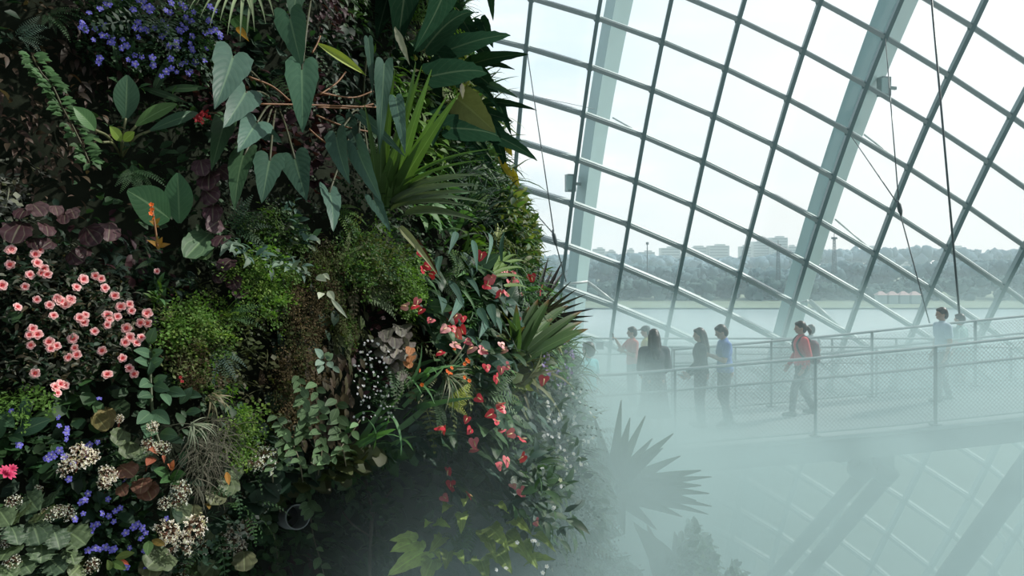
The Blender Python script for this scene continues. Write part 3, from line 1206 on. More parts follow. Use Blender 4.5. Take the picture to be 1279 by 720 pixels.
def sprig(Lg, k=10, ls=0.2, bend=0.7, shape='round', seed=0):
    """a thin stem carrying many small leaflets on wiry side stems (maidenhair, creeping plants)"""
    r = np.random.default_rng(seed)
    out = [leaf(Lg, Lg * .02, 'strap', 7, 1, 0, bend)]
    tt = np.linspace(0, 1, 40)
    aa = bend * tt - bend * .25
    cy = np.concatenate([[0], np.cumsum((np.cos(aa)[:-1]) * Lg / 39)])
    cz = np.concatenate([[0], np.cumsum((-np.sin(aa)[:-1]) * Lg / 39)])
    for i in range(k):
        s = r.uniform(.15, 1)
        y, z = np.interp(s, tt, cy), np.interp(s, tt, cz)
        sp_ = (1 - s * .6) * Lg * .33
        p = np.array([r.normal(0, 1) * sp_ * .8, y + r.uniform(-.05, .1) * Lg, z + r.normal(0, .25) * sp_])
        V, Fq, UV = leaf(Lg * ls * r.uniform(.6, 1.1), Lg * ls * r.uniform(.6, 1), shape, 3, 2, .1, .3)
        d = np.array([np.sign(p[0]) * r.uniform(.2, 1), r.uniform(-.5, .8), r.normal(0, .4)])
        out.append((V @ basis(d, (r.normal(0, .3), r.normal(0, .3), 1)) + p, Fq, UV))
    return join(out)


# ------------------------------------------------------------------ linear colours of the planting
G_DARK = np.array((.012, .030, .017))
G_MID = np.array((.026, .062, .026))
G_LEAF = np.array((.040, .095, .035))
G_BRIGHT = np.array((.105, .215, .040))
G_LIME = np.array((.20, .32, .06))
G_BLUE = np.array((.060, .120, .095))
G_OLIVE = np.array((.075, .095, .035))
BRONZE = np.array((.050, .036, .025))
SILVER = np.array((.14, .15, .13))
BURG = np.array((.042, .017, .022))
BROWN = np.array((.056, .043, .022))
TAN = np.array((.20, .16, .09))

# ------------------------------------------------------------------ small leaves nobody could count
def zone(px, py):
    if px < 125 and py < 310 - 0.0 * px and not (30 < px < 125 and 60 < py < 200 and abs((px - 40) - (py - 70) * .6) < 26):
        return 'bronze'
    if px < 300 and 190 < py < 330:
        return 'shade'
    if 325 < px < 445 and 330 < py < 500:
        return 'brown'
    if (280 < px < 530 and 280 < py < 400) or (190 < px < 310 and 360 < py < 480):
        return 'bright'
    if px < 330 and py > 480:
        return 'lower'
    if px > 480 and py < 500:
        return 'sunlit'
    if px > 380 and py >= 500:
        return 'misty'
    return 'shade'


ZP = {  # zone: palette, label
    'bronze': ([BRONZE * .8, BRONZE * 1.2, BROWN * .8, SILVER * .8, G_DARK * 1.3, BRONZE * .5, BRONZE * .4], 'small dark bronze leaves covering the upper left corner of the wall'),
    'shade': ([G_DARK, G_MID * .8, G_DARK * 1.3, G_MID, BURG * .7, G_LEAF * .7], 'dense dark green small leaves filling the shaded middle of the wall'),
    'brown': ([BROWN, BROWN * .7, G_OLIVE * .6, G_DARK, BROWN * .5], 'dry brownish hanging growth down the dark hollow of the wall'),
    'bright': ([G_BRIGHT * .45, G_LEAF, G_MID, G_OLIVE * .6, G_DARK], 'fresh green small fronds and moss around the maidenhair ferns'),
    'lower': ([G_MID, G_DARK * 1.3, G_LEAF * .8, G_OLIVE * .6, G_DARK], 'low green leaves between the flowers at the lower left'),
    'sunlit': ([G_LEAF * 1.4, G_LEAF * 1.8, G_MID * 1.3, G_OLIVE * 1.4, G_BLUE * 1.1, G_BRIGHT * .7, G_DARK * 1.6], 'tangled sunlit leaves and grasses on the right edge of the wall'),  # greens multiplied up: sunlight put into the palette
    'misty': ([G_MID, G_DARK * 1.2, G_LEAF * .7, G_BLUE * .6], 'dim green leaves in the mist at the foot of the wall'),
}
TPL = {
    'oval': leaf(1, .55, 'oval', 4, 2, .25, .6),
    'lance': leaf(1, .34, 'lance', 5, 2, .25, .9),
    'grass': leaf(1, .06, 'blade', 6, 1, 0, 1.6),
    'round': leaf(1, .95, 'round', 4, 2, .2, .5),
    'fern': frond(1, .42, 9, 1.0, n=3, m=1),
    'sprig': sprig(1, 12, .17, .8, 'round', 3),
    'strap': leaf(1, .12, 'blade', 6, 2, .3, 1.2),
}
SPEC = {  # species: template, size range, pieces per seed weight, droop
    'bronze': [('oval', .042, 6), ('lance', .056, 5), ('sprig', .12, 2), ('fern', .18, .6)],
    'shade': [('oval', .05, 4), ('fern', .22, 1.0), ('sprig', .14, 1.2), ('lance', .09, 2), ('round', .06, 1)],
    'brown': [('sprig', .14, 2), ('fern', .18, .8), ('oval', .05, 2.5), ('lance', .07, 1)],
    'bright': [('sprig', .13, 2.5), ('fern', .2, 1.2), ('oval', .05, 1)],
    'lower': [('oval', .06, 3), ('round', .07, 1.5), ('sprig', .13, 1), ('fern', .18, .5)],
    'sunlit': [('lance', .13, 2.2), ('strap', .3, 1.6), ('fern', .28, 1.0), ('oval', .09, 2), ('grass', .32, 1.5)],
    'misty': [('oval', .09, 3), ('lance', .14, 1.5), ('fern', .28, 1), ('sprig', .16, 1)],
}
nseed = 620
sth = np.radians(rng.uniform(-75, 40, nseed))
sz = rng.uniform(-3.3, 3.3, nseed)
seedxy = np.stack([sth * 7.0, sz], 1)
NS = 82000
th = np.radians(rng.uniform(-75, 40, NS))
zz = rng.uniform(-3.3, 3.3, NS)
pts = np.array([wall_P(a, b) for a, b in zip(th, zz)])
pxs = CX + F * pts[:, 0] / pts[:, 1]
pys = HY - F * pts[:, 2] / pts[:, 1]
from mathutils.kdtree import KDTree
kd = KDTree(nseed)
for i, s in enumerate(seedxy):
    kd.insert((s[0], s[1], 0), i)
kd.balance()
sid = np.array([kd.find((a * 7.0 + rng.normal(0, .05), b + rng.normal(0, .05), 0))[1] for a, b in zip(th, zz)])
sP = np.array([wall_P(a, b, False) for a, b in zip(sth, sz)])
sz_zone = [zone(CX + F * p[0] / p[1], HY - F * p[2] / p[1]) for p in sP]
srand = rng.random((nseed, 6))
bins = {}
inside = (pxs > -120) & (pxs < 1000) & (pys > -120) & (pys < 840)
for i in range(NS):
    if not inside[i] and rng.random() > 0.3:
        continue
    s = sid[i]
    z = sz_zone[s]
    sp_ = SPEC[z]
    wts = np.array([x[2] for x in sp_], float)
    k = int(np.searchsorted(np.cumsum(wts) / wts.sum(), srand[s, 0]))
    tname, size, _ = sp_[min(k, len(sp_) - 1)]
    # big templates need fewer copies
    keep = {'fern': .22, 'sprig': .3, 'grass': .8, 'strap': .35}.get(tname, 1.0)
    if z != 'bronze' and rng.random() > keep * .82:
        continue
    bins.setdefault((z, tname), []).append((i, s, size))
UM = {z: MB() for z in ZP}
for (z, tname), rows in bins.items():
    idx = np.array([r[0] for r in rows])
    ss = np.array([r[1] for r in rows])
    size = np.array([r[2] for r in rows])
    P = pts[idx]
    O = np.stack([P[:, 0] - WC[0], P[:, 1] - WC[1], np.zeros(len(P))], 1)
    O /= np.linalg.norm(O, axis=1, keepdims=True)
    R_ = np.stack([-O[:, 1], O[:, 0], np.zeros(len(P))], 1)
    U_ = np.array([0, 0, 1.0])[None]
    n = len(P)
    up = {'fern': -.1, 'grass': .1, 'strap': .25, 'sprig': -.35}.get(tname, -.3) + (srand[ss, 1] - .5) * .8
    D = O * rng.uniform(.35, .9, (n, 1)) + R_ * rng.normal(0, .55, (n, 1)) + U_ * (up + rng.normal(0, .35, n))[:, None]
    if z == 'brown':
        D = O * .3 + R_ * rng.normal(0, .2, (n, 1)) - U_ * rng.uniform(.6, 1, (n, 1))
    Nn = O * .55 + U_ * .8 + rng.normal(0, .35, (n, 3))
    S = size * rng.uniform(.6, 1.35, n) * (.75 + .6 * srand[ss, 2])
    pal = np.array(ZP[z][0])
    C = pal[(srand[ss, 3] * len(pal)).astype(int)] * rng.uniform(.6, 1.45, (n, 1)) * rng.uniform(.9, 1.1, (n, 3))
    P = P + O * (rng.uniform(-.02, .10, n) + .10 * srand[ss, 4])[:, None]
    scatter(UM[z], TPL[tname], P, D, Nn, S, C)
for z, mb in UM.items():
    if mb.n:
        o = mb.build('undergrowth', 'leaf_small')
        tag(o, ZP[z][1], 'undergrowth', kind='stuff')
# ================================================================== individual plants
class Plant:
    """an Empty at the plant's foot on the wall; everything is worked out in world space and stored in its own frame"""

    def __init__(self, name, label, cat, px, py, off=0.03, group=None, Y=None):
        if Y is None:
            p, r, u, o = wall_hit(px, py)
            p = p + o * off
        else:
            p = at(px, py, Y)
            r, u, o = wall_frame(p)
        self.p, self.r, self.u, self.o = p, r, u, o
        self.Y = p[1]
        self.s = p[1] / F                       # metres per pixel here
        mw = mat4(r, u, o, p)
        self.t = thing(name, label, cat, mw, group)
        self.R = np.stack([r, u, o], 0)         # rows: world -> local by V @ R.T
        self.inv = mw.inverted()

    def loc(self, V):
        return (np.asarray(V, float) - self.p) @ self.R.T

    def build(self, mb, name, mat, parent=None):
        mb.v = [self.loc(v) for v in mb.v]
        return mb.build(name, mat, parent or self.t)

    def point(self, px, py, off=0.0, toward=0.0):
        """a point above the wall surface near this plant"""
        p, r, u, o = wall_hit(px, py)
        # keep to the plant's own depth, so that overhanging parts do not jump to the wall far behind
        Y = min(max(p[1], self.Y - 0.9), self.Y + 0.9)
        q = at(px, py, Y)
        g = max(float(np.dot(-nrm(q), wall_frame(q)[2])), .30)
        return q * (1 - (off / g + toward) / max(Y, .1))

    def hero(self, b, t, wpx, shape='arrow', ob=0.12, ot=0.22, col=G_BLUE, mat='leaf_big', roll=0.0, facing=0.85, stalk=None, stalk_col=(.11, .12, .05),
             name='leaf', sr=0.006, part=True, mb=None, **kw):
        B, T = self.point(*b, off=ob), self.point(*t, off=ot)
        d = T - B
        Lg = np.linalg.norm(d)
        view = nrm(B)
        n = -view * facing + np.array([0, 0, 1.0]) * (1 - facing) * 1.4 + np.cross(view, (0, 0, 1.0)) * roll
        W = wpx * (B[1] + T[1]) / 2 / F
        kw.setdefault('bend', 0.5)
        bd = nrm(d)
        x = basis(bd, n)
        # turn the start direction up a little so the drooping blade still ends at the tip
        lf = leaf(Lg, W, shape, n=kw.pop('n', 12), m=kw.pop('m', 8), ph=rng.uniform(0, 6), chord=True, **kw)
        M_ = MB() if mb is None else mb
        c = np.asarray(col) * rng.uniform(.88, 1.12)
        V, Fq, UV = lf
        Vw = V @ x + B
        tipc = kw.get('tipcol')
        M_.add(Vw, Fq, UV, c)
        if mb is not None:
            return None
        o = self.build(M_, name, mat)
        if stalk is not None:
            S = self.point(*stalk, off=0.0) if len(stalk) == 2 else np.asarray(stalk)
            mid = (S + B) / 2 - view * 0.05 + np.array([0, 0, 0.03])
            ms = MB()
            ms.tube(curve_pts([S, mid, B + nrm(d) * Lg * .02], 10), [sr * 1.3] * 1 + [sr] * (len(curve_pts([S, mid, B], 10)) - 1), 6, stalk_col)
            self.build(ms, 'leaf_stalk', 'stem', o)
        return o

    def cloud(self, name, blobs, n, tpl, size, pal, off=(0, .12), up=-.2, mat='leaf_small', outw=.7, side=.6, nup=.8, colvar=.3, prob=None):
        """n small leaves over elliptical patches (px, py, rx, ry) of the wall"""
        A = np.array([b[2] * b[3] for b in blobs], float)
        pick = rng.choice(len(blobs), n, p=A / A.sum())
        a, rr = rng.uniform(0, 2 * PI, n), np.sqrt(rng.uniform(0, 1, n))
        bl = np.array(blobs, float)[pick]
        X, Yp = bl[:, 0] + bl[:, 2] * rr * np.cos(a), bl[:, 1] + bl[:, 3] * rr * np.sin(a)
        P = np.empty((n, 3))
        for i in range(n):
            dome_ = math.sqrt(max(0, 1 - rr[i] ** 2))
            P[i] = self.point(X[i], Yp[i], off=rng.uniform(off[0], off[1]) * (.35 + .65 * dome_))
        D = self.o * rng.uniform(.5, 1, (n, 1)) * outw + self.r * rng.normal(0, side, (n, 1)) + self.u * (up + rng.normal(0, .4, (n, 1)))
        Nn = self.o * .6 + np.array([0, 0, 1.0]) * nup + rng.normal(0, .35, (n, 3))
        S = rng.uniform(size[0], size[1], n) * self.s
        pal = np.array(pal)
        C = pal[rng.integers(0, len(pal), n)] * rng.uniform(1 - colvar, 1 + colvar, (n, 1))
        M_ = MB()
        scatter(M_, TPL[tpl] if isinstance(tpl, str) else tpl, P, D, Nn, S, C)
        return self.build(M_, name, mat)

    def fan(self, name, px, py, n, Lpx, a0, a1, pal, tpl, outw=(.3, .9), mat='fern', off=.05, lvar=.3, nup=.6, jit=6):
        """fronds or blades spreading from one point between the angles a0..a1 (degrees, 0 = right, 90 = up)"""
        P0 = self.point(px, py, off=off)
        a = np.radians(np.linspace(a0, a1, n) + rng.normal(0, 6, n))
        D = self.r * np.cos(a)[:, None] + self.u * np.sin(a)[:, None] + self.o * rng.uniform(outw[0], outw[1], (n, 1))
        Nn = self.o * .7 + np.array([0, 0, 1.0]) * nup + rng.normal(0, .15, (n, 3))
        S = Lpx * self.s * rng.uniform(1 - lvar, 1 + lvar, n)
        pal = np.array(pal)
        C = pal[rng.integers(0, len(pal), n)] * rng.uniform(.75, 1.25, (n, 1))
        M_ = MB()
        P = P0 + rng.normal(0, jit * .3 * self.s, (n, 3))
        scatter(M_, tpl, P, D, Nn, S, C)
        return self.build(M_, name, mat)

    def flower(self, me, px, py, spx, off=.1, name='flower', face=(.6, .5, .1), jit=.35, spin=None, at_depth=None):
        p = self.point(px, py, off=off)
        z = nrm(-nrm(p) * face[0] + self.o * face[1] + np.array([0, 0, 1.0]) * face[2] + rng.normal(0, jit, 3))
        x = nrm(np.cross((0, 0, 1.0), z))
        y = np.cross(z, x)
        a = rng.uniform(0, 2 * PI) if spin is None else spin
        x2, y2 = x * math.cos(a) + y * math.sin(a), -x * math.sin(a) + y * math.cos(a)
        s = spx * p[1] / F
        mw = mat4(x2 * s, y2 * s, z * s, p)
        o = bpy.data.objects.new(name, me)
        COL.objects.link(o)
        o.parent = self.t
        o.matrix_basis = self.inv @ mw
        return o

    def stem(self, pts, r, col, name='stem', off=0.08, n=14):
        Q = [self.point(p[0], p[1], off=(p[2] if len(p) > 2 else off)) for p in pts]
        M_ = MB()
        M_.tube(curve_pts(Q, n), r, 6, col)
        return self.build(M_, name, 'stem')


# ------------------------------------------------------------------ flower shapes, one unit across
def petal_flower(name, np_, pl, pw, c_in, c_mid, c_out, cup=.25, ruf=.3, centre=None, layers=1):
    mb = MB()
    for ly in range(layers):
        for k in range(np_):
            a = 2 * PI * (k + .5 * ly) / np_ + rng.normal(0, .08)
            V, Fq, UV = leaf(pl * (1 - .25 * ly), pw * (1 - .2 * ly), 'spoon', 6, 4, .15, .7, ripple=ruf, rf=2, ph=rng.uniform(0, 6))
            t = UV[:, 1:2]
            e = np.abs(UV[:, 0:1] - .5) * 2
            q = np.clip(np.maximum(t * 1.05, e * t * 1.25), 0, 1)
            C = np.where(q < .5, np.asarray(c_in) * (1 - q * 2) + np.asarray(c_mid) * q * 2, np.asarray(c_mid) * (2 - q * 2) + np.asarray(c_out) * (q * 2 - 1))
            d = np.array([math.cos(a), math.sin(a), cup + .35 * ly])
            mb.add(V @ basis(d, (0, 0, 1)) + np.array([0, 0, -.05]), Fq, UV, C)
    if centre is not None:
        mb.ball((0, 0, .06), (.06, .06, .1), 6, 5, centre)
    return mb.mesh(name, 'petal')


AZ = [petal_flower('azalea_flower', 5, .50, .46, (.50, .02, .03), (.72, .13, .16), (.88, .66, .66), .25, 1.0, (.6, .1, .05), 2) for _ in range(3)]
BLUE = [petal_flower('violet_flower', 5, .5, .36, (.45, .42, .60), (.13, .12, .58), (.17, .16, .66), .2, .2, (.6, .6, .5)) for _ in range(2)]
LILAC = petal_flower('lilac_flower', 5, .5, .34, (.5, .45, .6), (.30, .24, .52), (.34, .28, .58), .2, .2)
REDF = petal_flower('red_flower', 5, .5, .3, (.20, .01, .015), (.36, .02, .03), (.42, .04, .05), .5, .2)
FUCH = petal_flower('fuchsia_flower', 9, .5, .2, (.35, .01, .05), (.55, .03, .12), (.65, .10, .2), .5, .5)
WHITEF = petal_flower('white_flower', 5, .5, .36, (.5, .5, .35), (.52, .54, .58), (.56, .58, .64), .2, .2)
ORANGE = petal_flower('orange_flower', 5, .5, .4, (.7, .2, .02), (.75, .13, .02), (.75, .16, .04), .5, .2)


def spathe_mesh(name, c0, c1):
    mb = MB()
    V, Fq, UV = leaf(.85, .95, 'arrow', 10, 6, -.12, .35, ripple=.35, rf=1.5, lobe=.22)
    t = UV[:, 1:2]
    C = np.asarray(c0) * (1 - t) + np.asarray(c1) * t
    mb.add(V + np.array([0, -.25, 0]), Fq, UV, C * np.ones((len(V), 3)))
    return mb.mesh(name, 'spathe')


SP = [spathe_mesh('anthurium_flower', (.50, .035, .055), (.58, .05, .07)), spathe_mesh('anthurium_flower', (.62, .17, .19), (.60, .10, .13)), spathe_mesh('anthurium_flower', (.66, .36, .34), (.62, .22, .24))]
_m = MB()
_m.tube([(0, -.12, .02), (0, .1, .16), (0, .34, .24)], [.05, .055, .03], 7, (.72, .55, .3))
SPADIX = _m.mesh('spadix', 'spathe')


def panicle_mesh(name, seed, n=90, cols=((.86, .83, .77), (.90, .88, .84), (.74, .66, .58)), flat=.8):
    """a loose airy head of tiny florets on wiry stalks, one unit across"""
    r = np.random.default_rng(seed)
    mb, ms = MB(), MB()
    P = r.normal(0, 1, (n, 3))
    P /= np.linalg.norm(P, axis=1, keepdims=True)
    P[:, 2] = np.abs(P[:, 2])
    P *= (.32 + .18 * r.random((n, 1)))
    P[:, 1] *= flat
    fl = join([(lambda l, a: (l[0] @ basis((math.cos(a), math.sin(a), .3), (0, 0, 1)), l[1], l[2]))(leaf(.55, .42, 'oval', 3, 2, .2, .5), k * 2.09) for k in range(3)])
    C = np.array(cols)[r.integers(0, len(cols), n)] * r.uniform(.8, 1.15, (n, 1))
    scatter(mb, fl, P, r.normal(0, 1, (n, 3)), P + r.normal(0, .15, (n, 3)), np.full(n, .085) * r.uniform(.7, 1.4, n), C)
    hubs = P[:7] * .45
    for h in hubs:
        ms.tube([(0, 0, -.1), h * .5, h], .008, 4, (.16, .07, .04), False)
    for p in P:
        h = hubs[np.argmin(np.linalg.norm(hubs - p * .5, axis=1))]
        ms.tube([h, (h + p) / 2 + (0, 0, .015), p], .005, 3, (.20, .10, .06), False)
    return mb.mesh(name, 'petal'), ms.mesh(name + '_stalks', 'stem')


PAN = [panicle_mesh('panicle', s, 105) for s in (1, 2, 3)]
PANW = [panicle_mesh('white_panicle', s, 80, ((.78, .80, .74), (.70, .74, .66))) for s in (5, 6)]


def panicle(pl, kind, px, py, spx, off=.16, sy=1.0):
    me, ms = kind[rng.integers(len(kind))]
    o = pl.flower(me, px, py, spx * 1.15, off, 'blossoms', (.5, .4, .4), .15)
    s = bpy.data.objects.new('stalks', ms)
    COL.objects.link(s)
    s.parent = o
    return o


# ================================================================== upper left
LF_ARROW = dict(shape='arrow', lobe=.30, ripple=.4, rf=5, fold=.16)

p = Plant('violet_bellflower', 'large bush covered in small violet blue flowers at the top left of the wall', 'flowering plant', 185, 50)
p.cloud('foliage', [(185, 45, 95, 55), (130, 20, 40, 30), (245, 60, 40, 50)], 2600, 'oval', (5, 10), [G_MID * .9, G_LEAF * .8, G_DARK * 1.4, G_MID], (.02, .22))
spots = []
while len(spots) < 98:
    a, b = rng.uniform(98, 276), rng.uniform(-6, 122)
    dx, dy = (a - 190) / 92, (b - 40) / 62
    if b > 80 and a < 180:
        continue
    if dx * dx + dy * dy < 1 and mnoise.noise(Vector((a * .05, b * .05, 3))) > -.25:
        spots.append((a, b))
for a, b in spots:
    p.flower(BLUE[rng.integers(2)], a, b, rng.uniform(6.5, 10), .2)

p = Plant('button_fern', 'bright green trailing fern hanging in a narrow ribbon at the upper left', 'fern', 45, 72, .08)
pth = curve_pts([(40, 70), (52, 92), (66, 108), (78, 135), (92, 160), (106, 190), (112, 205)], 30)
mbf = MB()
for k in range(210):
    q = pth[rng.integers(len(pth))] + rng.normal(0, 1, 2)
    sg = rng.choice((-1, 1))
    P_ = p.point(q[0] + sg * rng.uniform(1, 7), q[1], off=rng.uniform(.1, .22))
    put_leaf(mbf, tuple([TPL['oval'][0] * rng.uniform(9, 14) * p.s, TPL['oval'][1], TPL['oval'][2]]), P_, p.r * sg + p.u * rng.normal(0, .4) + p.o * .4, p.o + p.u * .6, np.array((.055, .125, .045)) * rng.uniform(.6, 1.2))
p.build(mbf, 'fronds', 'leaf_small')
p.stem([(a, b) for a, b in pth[::5]], .004, (.05, .05, .02), off=.14)

fr_soft = frond(1, .42, 14, 1.0)
fr_wide = frond(1, .55, 12, 1.2, pin='lance', pw=.2)
fr_fine = frond(1, .34, 18, .9, n=3, m=1)
p = Plant('silver_fern', 'grey green fern at the far upper left edge', 'fern', 28, 48)
p.fan('fronds', 24, 46, 9, 30, -60, 60, [(.06, .10, .07), (.07, .12, .09)], fr_wide, off=.12)
p = Plant('lady_fern', 'dim green fern beside the bronze leaves in the top left corner', 'fern', 60, 25)
p.fan('fronds', 62, 18, 10, 34, -120, 20, [G_MID, G_LEAF * .8], fr_soft, off=.12)
p = Plant('spear_leaf_plant', 'long dark upright leaves growing below the violet flowers', 'leafy plant', 165, 95)
for b, t, wd in [((150, 92), (140, 36), 9), ((172, 100), (172, 72), 9), ((150, 104), (135, 97), 8), ((190, 118), (222, 55), 11), ((205, 112), (262, 110), 10), ((178, 110), (238, 130), 9), ((160, 80), (168, 50), 12)]:
    p.hero(b, t, wd, 'lance', .1, .2, G_MID * .9, 'leaf_glossy', bend=.5)

p = Plant('birds_nest_anthurium', 'rosette of spoon shaped leaves on stalks below the violet bush', 'leafy plant', 152, 198)
base = (152, 197)
G_SP = np.array((.045, .10, .058))
p.hero((157, 149), (159, 94), 30, 'oval', .16, .2, G_SP, stalk=base, fold=.2, bend=.3)
p.hero((119, 163), (92, 134), 22, 'oval', .2, .26, (.06, .13, .05), stalk=base, fold=.3, bend=.4, roll=.5)
p.hero((169, 158), (221, 130), 19, 'oval', .2, .28, (.07, .14, .045), stalk=base, fold=.3, bend=.6, roll=-.4)
p.hero((186, 164), (247, 141), 15, 'oval', .16, .2, G_SP, stalk=base, fold=.3, bend=.6)
p.hero((152, 176), (137, 158), 13, 'oval', .24, .32, (.17, .25, .05), stalk=base, bend=.2)
p.hero((154, 176), (168, 165), 12, 'oval', .24, .30, (.17, .25, .05), stalk=base, bend=.2)
p.hero((128, 178), (112, 172), 5, 'lance', .15, .2, (.06, .1, .04), stalk=base)

p = Plant('scarlet_bloom', 'small cluster of dark red blooms left of the arrow shaped leaves', 'flower', 255, 148)
for a, b in ((250, 145), (256, 140), (260, 148), (252, 152), (246, 149)):
    p.flower(REDF, a, b, 11, .14)
p.cloud('foliage', [(252, 156, 12, 9)], 40, 'lance', (10, 16), [G_DARK, G_MID * .7], (.02, .1))

# ================================================================== arrow leaved philodendrons
p = Plant('arrow_leaf_philodendron', 'left hand cluster of grey green arrow shaped leaves under the striped grass', 'philodendron', 318, 160)
GA_ = np.array((.060, .118, .092))
GB_ = np.array((.040, .086, .060))
hub = (345, 130)
for b, t, wd, c, ob, ot, kw in [
    ((291, 71), (268, 136), 52, GA_, .45, .50, dict(roll=.15)),
    ((307, 115), (279, 160), 46, GA_ * .95, .38, .46, dict(roll=.2)),
    ((321, 153), (297, 190), 44, GA_ * 1.1, .36, .46, dict(roll=.1)),
    ((281, 152), (264, 213), 30, (.036, .078, .036), .2, .28, {}),  # leaf in shade: the shade is in its darker green
    ((305, 193), (293, 263), 34, (.045, .095, .048), .26, .34, dict(roll=-.2)),
    ((337, 200), (327, 254), 40, GB_ * .9, .34, .42, {}),
    ((368, 198), (383, 251), 40, GB_, .34, .42, dict(roll=-.1)),
    ((330, 165), (352, 178), 20, GB_, .25, .3, {}),
]:
    p.hero(b, t, wd, ob=ob, ot=ot, col=c, stalk=hub, stalk_col=(.055, .06, .03), **{**LF_ARROW, **kw})
p = Plant('arrow_leaf_philodendron', 'tall hanging pair of long arrow leaves, one above the other, at the top centre', 'philodendron', 380, 60)
for b, t, wd, c, ob, ot, kw in [
    ((362, 22), (377, 84), 40, (.038, .090, .052), .40, .46, dict(roll=-.1)),
    ((377, 86), (378, 166), 43, (.046, .105, .066), .48, .56, {}),
    ((372, -18), (365, 26), 34, (.045, .09, .055), .3, .36, {}),
]:
    p.hero(b, t, wd, ob=ob, ot=ot, col=c, stalk=(390, -10), stalk_col=(.055, .06, .03), **{**LF_ARROW, **kw})
p = Plant('arrow_leaf_philodendron', 'right hand cluster of silvery arrow leaves with wavy edges beside the strap leaved lily', 'philodendron', 440, 160)
hub = (452, 140)
for b, t, wd, c, ob, ot, kw in [
    ((420, 170), (437, 230), 32, GA_ * 1.1, .42, .5, dict(roll=-.3)),
    ((446, 186), (477, 253), 28, GA_ * 1.25, .46, .55, dict(roll=-.3)),
    ((411, 240), (416, 290), 28, GA_, .3, .42, dict(roll=.3)),
    ((466, 249), (488, 290), 18, GA_, .36, .46, {}),
    ((480, 80), (474, 193), 24, GB_ * .95, .46, .55, dict(lobe=.12, ripple=.6, rf=9)),
    ((494, 122), (506, 192), 20, GA_ * 1.1, .48, .54, dict(lobe=.1, ripple=.6, rf=8)),
    ((460, 48), (466, 122), 12, GB_, .36, .42, dict(lobe=.1, ripple=.7)),
    ((451, 144), (506, 196), 15, GB_ * 1.1, .42, .5, dict(lobe=.1)),
    ((432, 150), (452, 196), 24, GB_ * .8, .25, .35, {}),
]:
    p.hero(b, t, wd, ob=ob, ot=ot, col=c, stalk=hub, stalk_col=(.055, .06, .03), **{**LF_ARROW, **kw})
for pts in [[(311, 96), (340, 108), (362, 126)], [(324, 130), (380, 131), (470, 134)], [(400, 116), (440, 122), (466, 114)], [(397, 134), (440, 135), (466, 130)],
            [(386, 161), (398, 172), (412, 182)], [(395, 144), (430, 158), (462, 165)], [(432, 90), (420, 104), (400, 118)], [(390, 66), (396, 55), (400, 45)]]:
    p.stem([(a, b, .3) for a, b in pts], .005, (.17, .075, .025), 'leaf_stalk')
p = Plant('curled_leaf', 'single rolled yellow green leaf pointing right above the silvery arrow leaves', 'leaf', 400, 56)
p.hero((396, 54), (458, 95), 11, 'lance', .3, .36, (.24, .30, .06), 'leaf_strap', fold=.9, bend=.3)

p = Plant('spider_plant', 'pale striped arching grass leaves hanging from the top edge', 'spider plant', 292, -6, .1)
for b, t in [((285, -4), (236, 12)), ((285, -2), (245, 6)), ((290, -2), (250, 22)), ((288, 0), (262, 34)), ((300, 0), (284, 44)), ((305, -2), (300, 52)), ((310, -4), (318, 40)), ((315, -4), (332, 30)), ((295, 0), (275, 26)), ((318, 0), (308, 48)), ((325, -6), (342, 20)), ((300, -4), (316, 22)), ((288, -8), (242, -2))]:
    p.hero(b, t, 6.5, 'blade', .26, .4, np.array((.26, .33, .19)) * rng.uniform(.55, 1.1), 'leaf_strap', bend=1.5, facing=.55, fold=.3, n=12, m=2)
p.hero((292, 22), (310, 40), 20, 'oval', .25, .32, (.06, .13, .045), bend=.9)
p.hero((296, 34), (311, 52), 9, 'lance', .3, .36, (.38, .2, .03), bend=.9)

# ================================================================== strap leaved lily and the silhouetted leaves
p = Plant('strap_leaf_lily', 'big clump of long green strap leaves fanning up and right at centre', 'lily', 482, 262, .12)
SL = np.array((.085, .165, .045))
for b, t, wd, c in [((480, 258), (519, 78), 13, SL), ((484, 258), (527, 82), 12, SL * .8), ((486, 258), (539, 87), 15, SL * 1.1), ((478, 256), (493, 88), 11, SL * .8),
                    ((488, 255), (574, 116), 19, SL * .95), ((488, 252), (560, 118), 12, SL), ((474, 250), (476, 120), 12, SL * .7), ((470, 250), (455, 130), 11, SL * .65), ((482, 250), (505, 130), 12, SL * 1.1),
                    ((478, 240), (500, 170), 14, SL * .9), ((468, 258), (452, 180), 12, SL * .7)]:
    p.hero(b, t, wd * 1.5, 'blade', .15, .5, c, 'leaf_strap', bend=.25, fold=.35, n=14, m=2, facing=.8, roll=rng.uniform(-.4, .4))
SR = np.array((.14, .19, .12))
for b, t, wd, c in [((492, 240), (616, 186), 8, SL * 1.2), ((492, 246), (606, 200), 8, SL), ((492, 248), (602, 219), 11, SR), ((492, 250), (582, 222), 11, SR * 1.1), ((488, 254), (598, 232), 14, SR), ((488, 256), (609, 254), 9, SR * 1.2),
                    ((494, 258), (586, 258), 11, SR * .8), ((505, 268), (597, 277), 15, SR * .75), ((488, 262), (596, 240), 12, SR), ((494, 252), (560, 206), 10, SR * 1.2), ((492, 244), (590, 190), 6, SL * 1.3)]:
    p.hero(b, t, wd * 1.45, 'blade', .2, .45, c, 'leaf_strap', bend=.7, fold=.3, n=14, m=2, facing=.65)
p.hero((499, 284), (546, 343), 13, 'blade', .3, .42, (.22, .24, .13), 'leaf_strap', bend=.5, fold=.4, facing=.7)
p.hero((520, 300), (552, 350), 8, 'blade', .25, .3, (.08, .035, .02), 'leaf_strap', bend=.3)

